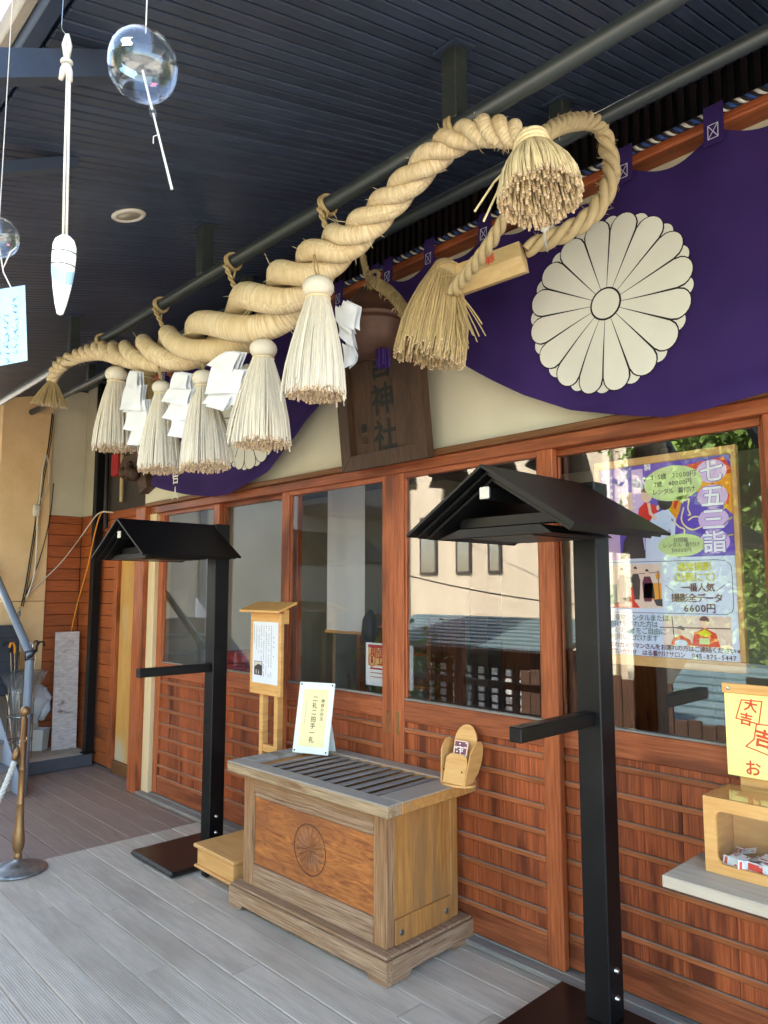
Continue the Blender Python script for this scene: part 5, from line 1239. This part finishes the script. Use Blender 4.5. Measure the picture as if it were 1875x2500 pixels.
# stanchion with white rope
sc = at(48, 2140, Z=0); sc = Vector((-4.335, -1.185, 0))
sn = thing('stanchion', 'old brass stanchion with a domed steel foot at the left edge', 'stanchion', sc)
obj('foot', MB().lathe([(.150,.001),(.150,.008),(.138,.016),(.09,.030),(.045,.045),(.022,.055),(.018,.062)], sc, 40), 'base_steel', sn, True)
obj('post', MB().lathe([(.017,.060),(.020,.068),(.020,.085),(.016,.092),(.024,.105),(.030,.13),(.031,.16),(.026,.21),(.021,.27),(.0185,.34),(.020,.344),(.020,.352),(.0175,.356),(.0175,.52),(.0195,.524),(.0195,.534),(.017,.538),(.017,.80),(.010,.805),(.010,.815)], sc, 24), 'brass', sn, True)
obj('ball', MB().lathe([(.0001,-.027),(.013,-.024),(.022,-.016),(.027,0),(.022,.016),(.013,.024),(.0001,.027)], sc+Vector((0,0,.838)), 18), 'brass', sn, True)
for s in (-1, 1): obj('hook', MB().tube([sc+Vector((s*.015,0,.685)), sc+Vector((s*.033,0,.678)), sc+Vector((s*.043,0,.690)), sc+Vector((s*.040,0,.705))], .004, 6), 'brass', sn)
wr = thing('barrier_rope', 'twisted white rope with a brass end hooked to the stanchion', 'rope', sc+Vector((-.04,-.02,.66)))
ra = sc+Vector((-.036,0,.676)); rb_ = at(-6, 1960, Y=-1.32); n = 60
path = [ra.lerp(rb_, t)+Vector((0,0,-.02*math.sin(math.pi*t))) for t in np.linspace(.30, 1.6, n)]
strands(path, [.016]*n, pitchphase(path, .075), 3, wr, 'cord_white', name='strand', seg=8, step=1, fr=lambda h, i: .5)
obj('end_ferrule', MB().tube([ra.lerp(rb_, .12), ra.lerp(rb_, .16), ra.lerp(rb_, .32)], [.010,.0155,.0165], 12), 'brass', wr, True)
mb = MB(); mb.tube([ra.lerp(rb_, .07)+Vector((.012*math.cos(a)*.6, 0, .024*math.sin(a))) for a in np.linspace(0, 6.283, 15)[:-1]], .0028, 5, closed=True); obj('end_loop', mb, 'steel', wr)

# ------------------------------------------------------------------ wind chimes hung under the eave
def chime(c, r, label, tilt, tip):
    t = thing('wind_chime', label, 'wind chime', c, 'glass wind chimes hanging from the eave')
    ax = Vector(tilt).normalized()
    pf = []
    for i in range(15):
        a = math.pi*(.03+.80*i/14); pf.append((r*math.sin(a)*(1+.03*math.sin(3*a)), r*.98*math.cos(a)))
    pf[-1] = (r*.52, pf[-1][1]); inn = [(max(.0005, a-.0012), b*.985) for a, b in pf[::-1]]
    obj('glass_globe', MB().lathe(pf+inn, c, 36, ax), 'chime_glass', t, True)
    top = c+ax*r*.97
    hang = Vector((top.x, top.y, cz(top.y)-.012)); obj('hanging_line', MB().tube([top, hang], .0009, 5), 'cord_white', t)
    mouth = c-ax*r*.80
    obj('mouth_rim', MB().tube([mouth+Matrix.Rotation(a, 3, ax) @ (ax.orthogonal().normalized()*r*.52) for a in np.linspace(0, 6.283, 29)[:-1]], .0012, 6, closed=True), 'chime_glass', t, True)
    rod = (tip-c).normalized(); m0 = c-ax*r*.15
    obj('clapper', MB().tube([m0, m0.lerp(tip, .33)], .0016, 6), 'cord_white', t); k = m0.lerp(tip, .36)
    obj('bead', MB().lathe([(.0005,-.006),(.0035,-.004),(.004,0),(.003,.012),(.0024,.022)], k, 10, -rod), 'chime_glass', t, True)
    # painted motif on the inside of the glass
    u = ax.orthogonal().normalized(); w_ = ax.cross(u)
    for (a0, h0, da, dh, m) in ((2.4,.25,.5,.22,'tanzaku'),(3.4,.42,.35,.18,'paper'),(4.6,.0,.30,.25,'mount_white'),(1.6,.1,.18,.12,'pinkish')):
        mb = MB(); M_ = Matrix((u, w_, ax)).transposed()
        def f(a, b):
            an = a0+da*(a-.5)+.05*math.sin(b*7); th = math.acos(max(-1, min(1, h0+dh*(b-.5)))); rr = r*.975
            return c+M_ @ Vector((rr*math.sin(th)*math.cos(an), rr*math.sin(th)*math.sin(an), rr*math.cos(th)))
        mb.grid(f, 5, 4); obj('painted_motif', mb, m, t, True)
    return t, k
d1 = .93; c1 = CAM+(FWD+RGT*((349-937.5)/1778)+UPV*((1250-160)/1778))*d1
tip = CAM+(FWD+RGT*((420-937.5)/1778)+UPV*((1250-463)/1778))*d1
t1, k1 = chime(c1, .0445, 'clear glass wind chime at the top left, without its paper strip', (.06,.02,1), tip)
mb = MB(); mb.tube([k1, tip], [.0012,.0018], 6); mb.tube([k1.lerp(tip,.28), k1.lerp(tip,.25)+Vector((-.006,-.003,-.004)), k1.lerp(tip,.32)+Vector((-.008,-.004,-.006))], .0007, 4); obj('bare_rod', mb, 'cord_white', t1)
d2 = 1.5; c2 = CAM+(FWD+RGT*((-4-937.5)/1778)+UPV*((1250-580)/1778))*d2
tip2 = CAM+(FWD+RGT*((14-937.5)/1778)+UPV*((1250-700)/1778))*d2
t2, k2 = chime(c2, .041, 'glass wind chime cut by the left edge, with a blue paper strip', (0,0,1), tip2)
P = [CAM+(FWD+RGT*((x-937.5)/1778)+UPV*((1250-y)/1778))*d2 for x, y in ((-62,716),(61,696),(67,880),(-60,905))]
mb = MB().slab(P[3], P[2], P[1], P[0], .0005); ts = obj('paper_strip', mb, 'tanzaku', t2)
M = frame(P[3], (P[2]-P[3]), (P[1]-P[2])); 
if M.col[2].xyz.dot(CAM-P[3]) < 0: M = frame(P[3], (P[2]-P[3]), -(P[1]-P[2]))
hW, hH = (P[2]-P[3]).length, (P[1]-P[2]).length; mb = MB()
for (x, n, y0) in ((.80, 9, .84), (.62, 8, .66), (.46, 9, .86)):
    for i in range(n):
        y = y0-.085*i; s = .011
        for _ in range(3): 
            a = R_.uniform(-1, 1); line2(mb, M, [((x)*hW+R_.uniform(-s,s)*.6, y*hH+R_.uniform(-s,s)*.5), ((x)*hW+R_.uniform(-s,s)*.5, y*hH-R_.uniform(0,s)*.7)], .0011, .0012)
obj('lettering', mb, 'ink_blue', ts)
mb = MB(); mb.tube([k2, k2.lerp(tip2,.5), Vector(P[0]).lerp(P[1], .72)], .0016, 5); mb.tube([k2.lerp(tip2,.4), k2+Vector((.018,.012,.008)), k2+Vector((.030,.02,.018))], [.001,.002,.001], 5); obj('strip_thread', mb, 'cord_white', t2)
# paper-wrapped charm on a white cord
dc = 1.0; K = lambda x, y, d=dc: CAM+(FWD+RGT*((x-937.5)/1778)+UPV*((1250-y)/1778))*d
cm = thing('wrapped_charm', 'long paper-wrapped charm hanging on a doubled white cord, upper left', 'charm', K(152, 675))
pf = [(.0005,0),(.004,.002),(.0075,.018),(.0115,.045),(.0145,.075),(.0155,.098),(.0150,.118),(.012,.128),(.006,.1345),(.0005,.1355)]
mb = MB(); b0 = K(146, 770); ax = (K(160, 575)-b0).normalized(); L = (K(160,575)-b0).length; mb.lathe([(r*1.02, z*L/.1355) for r, z in pf], b0, 12, ax); obj('charm_body', mb, 'mount_white', cm)
mb = MB()
for h, w_ in ((.62,.0007),(.78,.0007)):
    r = float(np.interp(h*.1355, [z for r, z in pf], [r for r, z in pf])); c = b0+ax*h*L; u = ax.orthogonal().normalized()
    mb.tube([c+Matrix.Rotation(a, 3, ax) @ (u*r*1.03) for a in np.linspace(0, 6.283, 17)[:-1]], w_, 5, closed=True)
obj('tie_thread', mb, 'grey_print', cm)
mb = MB()
def band(a, b):
    an = a*6.283; h = .44+.16*b+.07*math.cos(an-2.4); r = float(np.interp(h*.1355, [z for r_, z in pf], [r_ for r_, z in pf])); u = ax.orthogonal().normalized()
    return b0+ax*h*L+Matrix.Rotation(an, 3, ax) @ (u*r*1.035)
mb.grid(band, 16, 3); obj('paper_band', mb, 'tanzaku', cm, True)
tl_, tr_ = K(159, 92), K(170, 95); kn = K(163, 152)
mb = MB(); top = K(163, 84)
mb.tube([kn, K(157,110), top], [.0032,.0036,.002], 8); mb.tube([kn, K(170,112), K(166,84)], [.0032,.0038,.002], 8)
mb.tube([kn+Vector((.0055*math.cos(a), .0055*math.sin(a), 0)) for a in np.linspace(0, 6.283, 15)[:-1]], .003, 7, closed=True)
mb.tube([kn, K(155,172), K(148,195)], [.004,.005,.003], 8); mb.tube([kn, K(168,175), K(172,200)], [.004,.0055,.003], 8)
mb.tube([kn, K(164,190), K(158,400), K(154,590)], .0019, 7); mb.tube([kn, K(170,190), K(166,400), K(162,590)], .0019, 7); obj('doubled_cord', mb, 'cord_white', cm, True)
hk = K(160, 84); obj('wire_hook', MB().tube([hk, K(152,72), K(151,62), Vector((hk.x, hk.y-.0, cz(hk.y)-.01))], .0007, 5), 'steel', cm)

# ------------------------------------------------------------------ what stands across the forecourt (seen in the panes)
ne = thing('concrete_annex', 'stained concrete annex wall left of the forecourt, reflected in the second pane', 'building', (-9.2, -3.2, -.9))
obj('annex_wall', B(-9.6, -9.2, -4.3, -1.95, -.9, 5.5), 'concrete', ne); obj('annex_wall', B(-9.7, -9.3, -6.4, -4.305, -.9, 6.0), 'grey_wall', ne)
obj('annex_roof', B(-9.8, -8.6, -6.2, -4.5, 2.7, 2.85), 'interior_dark', ne); obj('drain_pipe', MB().cyl((-9.15,-2.6,-.9),(-9.15,-2.6,5.4), .05, 10), 'grey_paint', ne)
ap = thing('apartment_house', 'pale beige house with three narrow dark windows facing the shrine, reflected in the glass', 'building', (-10, -11.3, -.9))
obj('house_wall', B(-13.3, -6.9, -15, -11, -.9, 7.5), 'beige_wall', ap)
obj('corner_pier', B(-13.6, -13.301, -15, -10.9, -.9, 7.5), 'grey_wall', ap)
for (a, b) in ((-12.9,-12.3),(-11.69,-11.2),(-10.7,-10.3),(-8.4,-8.0)):
    f_ = obj('window', B(a, b, -10.999, -10.96, 1.88, 3.35, .01), 'window_frame', ap); obj('pane', B(a+.07, b-.07, -10.959, -10.955, 1.95, 3.28), 'window_glass', f_)
for x in (-7.6, -7.2): obj('pilaster', B(x-.08, x+.08, -10.999, -10.9, -.9, 7.5), 'plaster', ap)
sd_ = thing('storage_shed', 'dark shed with a blue-green ribbed metal roof across the forecourt', 'shed', (-8.0, -7.4, -.9))
obj('roof_deck', MB().prism([(-10.2,-6.42,.60),(-10.2,-8.2,1.02),(-10.2,-8.2,.98),(-10.2,-6.42,.56)], (4.3,0,0)), 'interior_dark', sd_)
for k in range(9): obj('roof_rib', MB().prism([(-10.2,-6.4-.19*k,.62+.045*k),(-10.2,-6.54-.19*k,.64+.045*k),(-10.2,-6.54-.19*k,.67+.045*k),(-10.2,-6.4-.19*k,.65+.045*k)], (4.3,0,0)), 'green_roof', sd_)
obj('shed_wall', B(-10.0, -6.1, -8.0, -6.75, -.9, .52), 'interior_dark', sd_)
for k in range(12):
    x = -9.3+.27*k; lt = obj('lattice_post', B(x, x+.10, -6.748, -6.70, -.85, .35), 'black_metal', sd_)
    for j in range(8): obj('lattice_pane', B(x+.11, x+.22, -6.745, -6.72, -.8+.14*j, -.8+.14*j+.10), 'lattice_white', lt)
gt = thing('wooden_gatehouse', 'small timber shelter with a green copper roof and dark posts, reflected at right', 'shelter', (-4.2, -7, -.9))
for x in (-4.1, -2.5):
    for y in (-7.4, -6.4): obj('post', B(x-.09, x+.09, y-.09, y+.09, -.9, -.02, .01), 'dark_timber', gt)
obj('beam', B(-4.25, -2.4, -6.48, -6.34, -.2, -.06, .01), 'dark_timber', gt)
for k in range(8): obj('roof_rib', MB().prism([(-4.3+.0,-5.9-.13*k,-.05+.075*k),(-4.3,-6.00-.13*k,.0+.075*k),(-4.3,-6.00-.13*k,.03+.075*k),(-4.3,-5.9-.13*k,-.02+.075*k)], (2.0,0,0)), 'green_roof', gt)
obj('rear_roof', MB().prism([(-4.3,-6.95,.56),(-4.3,-8.0,-.05),(-4.3,-8.0,-.02),(-4.3,-6.95,.59)], (2.0,0,0)), 'green_roof', gt)
pk = thing('added_dark_fence', 'dark plank fence added across the forecourt to darken the reflection in the right pane', 'fence', (-4, -5.7, -.9))  # added out of view, hides the sunlit gravel from the right pane's reflection
for k in range(26): obj('plank', B(-6.0+.16*k, -6.0+.16*k+.15, -5.72, -5.69, -.9, (.42 if k < 13 else .0)+.02*(k % 3), .004), 'dark_timber', pk)
def railing(x0, x1, y, label):
    r = thing('timber_railing', label, 'railing', ((x0+x1)/2, y, 0), 'timber railings along the front of the deck'); n = max(2, int((x1-x0)/.9))
    for k in range(n+1): obj('post', B(x0+(x1-x0)*k/n-.05, x0+(x1-x0)*k/n+.05, y-.05, y+.05, -.034, .86, .006), 'dark_timber', r)
    for z in (.28, .55): obj('rail', B(x0, x1, y-.02, y+.02, z, z+.07, .004), 'dark_timber', r)
    obj('top_rail', B(x0-.05, x1+.05, y-.06, y+.06, .8605, .92, .006), 'dark_timber', r); return r
railing(-6.0, -3.9, -3.22, 'timber railing along the deck front, left of the steps')
ft = thing('front_steps', 'wide wooden steps leading down from the deck to the gravel court', 'steps', (-2.4, -3.5, -.9))
for k in range(4): obj('step', B(-3.7, -.2, -3.6-.3*k, -3.302-.3*k, -.9, -.18-.18*k, .005), 'deck_grey', ft)
railing(.0, 1.7, -3.22, 'timber railing along the deck front, right of the steps')
def tree(x, y, h, r, n, label, seed):
    g = random.Random(seed); t = thing('broadleaf_tree', label, 'tree', (x, y, -.9), 'trees across the forecourt')
    tr = MB(); tr.tube([(x,y,-.9),(x+.1,y,h*.3),(x-.05,y+.1,h*.6),(x,y,h*.85)], [.22,.17,.11,.04], 9)
    cl = []
    for k in range(9):
        a = g.uniform(0,6.28); e = Vector((x+r*.7*math.cos(a), y+r*.7*math.sin(a), h*g.uniform(.5,.95))); b_ = Vector((x, y, h*g.uniform(.3,.6)))
        tr.tube([b_, b_.lerp(e,.5)+Vector((0,0,.2)), e], [.07,.04,.015], 6); cl.append(e)
    obj('trunk', tr, 'bark', t, True)
    for k in range(22): 
        a = g.uniform(0,6.28); q = math.sqrt(g.random())*r; cl.append(Vector((x+q*math.cos(a), y+q*math.sin(a), h*.42+g.random()*h*.65)))
    rng = np.random.default_rng(seed); C_ = np.array([tuple(c) for c in cl]); idx = rng.integers(0, len(C_), n)
    pos = C_[idx]+rng.normal(0, r*.20, (n,3)); a = rng.normal(size=(n,3)); a /= np.linalg.norm(a,axis=1)[:,None]; b = np.cross(a, rng.normal(size=(n,3))); b /= np.linalg.norm(b,axis=1)[:,None]
    s = rng.uniform(.04,.095,(n,1)); V = np.stack([pos-a*s, pos+b*s*.5, pos+a*s, pos-b*s*.5], 1).reshape(-1,3); F = np.arange(4*n).reshape(-1,4)
    me = bpy.data.meshes.new('crown'); me.from_pydata((V-np.array([x,y,-.9])).tolist(), [], F.tolist()); me.materials.append(MATS['leaf']); me.update(); link('crown', me, t)
tree(-4.4, -9.4, 5.4, 1.9, 26000, 'tall leafy tree behind the green-roofed shelter, reflected at right', 3); tree(-2.0, -10.5, 6.2, 2.4, 22000, 'wide leafy tree nearest the right end of the forecourt', 5); tree(-6.2, -13.5, 8.5, 2.0, 7000, 'tall leafy tree beside the beige house', 8)
obj_hedge = tree(-3.4, -8.8, 2.2, 1.6, 14000, 'low bushy tree just behind the green roof, in shade', 21)
tree(2.2, -10, 5.5, 2.2, 6000, 'leafy tree at the far right of the forecourt', 11)
sun.data.angle = rad(.5)

cbl = MB()
for a, b, sag in (((-12,-9.5,4.6),(-4,-9.0,2.6),.25), ((-9.2,-6,1.9),(-5.2,-8.2,1.2),.15)):
    A, B_ = Vector(a), Vector(b); cbl.tube([A.lerp(B_, t)-Vector((0,0,sag*4*t*(1-t))) for t in np.linspace(0, 1, 16)], .012, 5)
tag(obj('overhead_cable', cbl, 'ink'), 'thin dark overhead cables crossing the forecourt, mirrored in the panes', 'cable')
shr = random.Random(4); mb = MB()
for k in range(1400):
    c = Vector((-8.3+shr.gauss(0,.35), -5.6+shr.gauss(0,.25), .25+shr.gauss(0,.35))); u = Vector((shr.uniform(-1,1), shr.uniform(-1,1), shr.uniform(-1,1))).normalized(); v = u.orthogonal()*.5; s_ = shr.uniform(.03,.06)
    mb.add([c-u*s_, c+v*s_, c+u*s_, c-v*s_], [(0,1,2,3)])
bush = thing('garden_bush', 'small leafy bush by the shed lattice across the forecourt', 'bush', (-8.3,-5.6,-.9)); obj('foliage', mb, 'leaf', bush, kind='stuff')
obj('stem', MB().cyl((-8.3,-5.6,-.9),(-8.3,-5.6,.3), .03, 7), 'bark', bush)
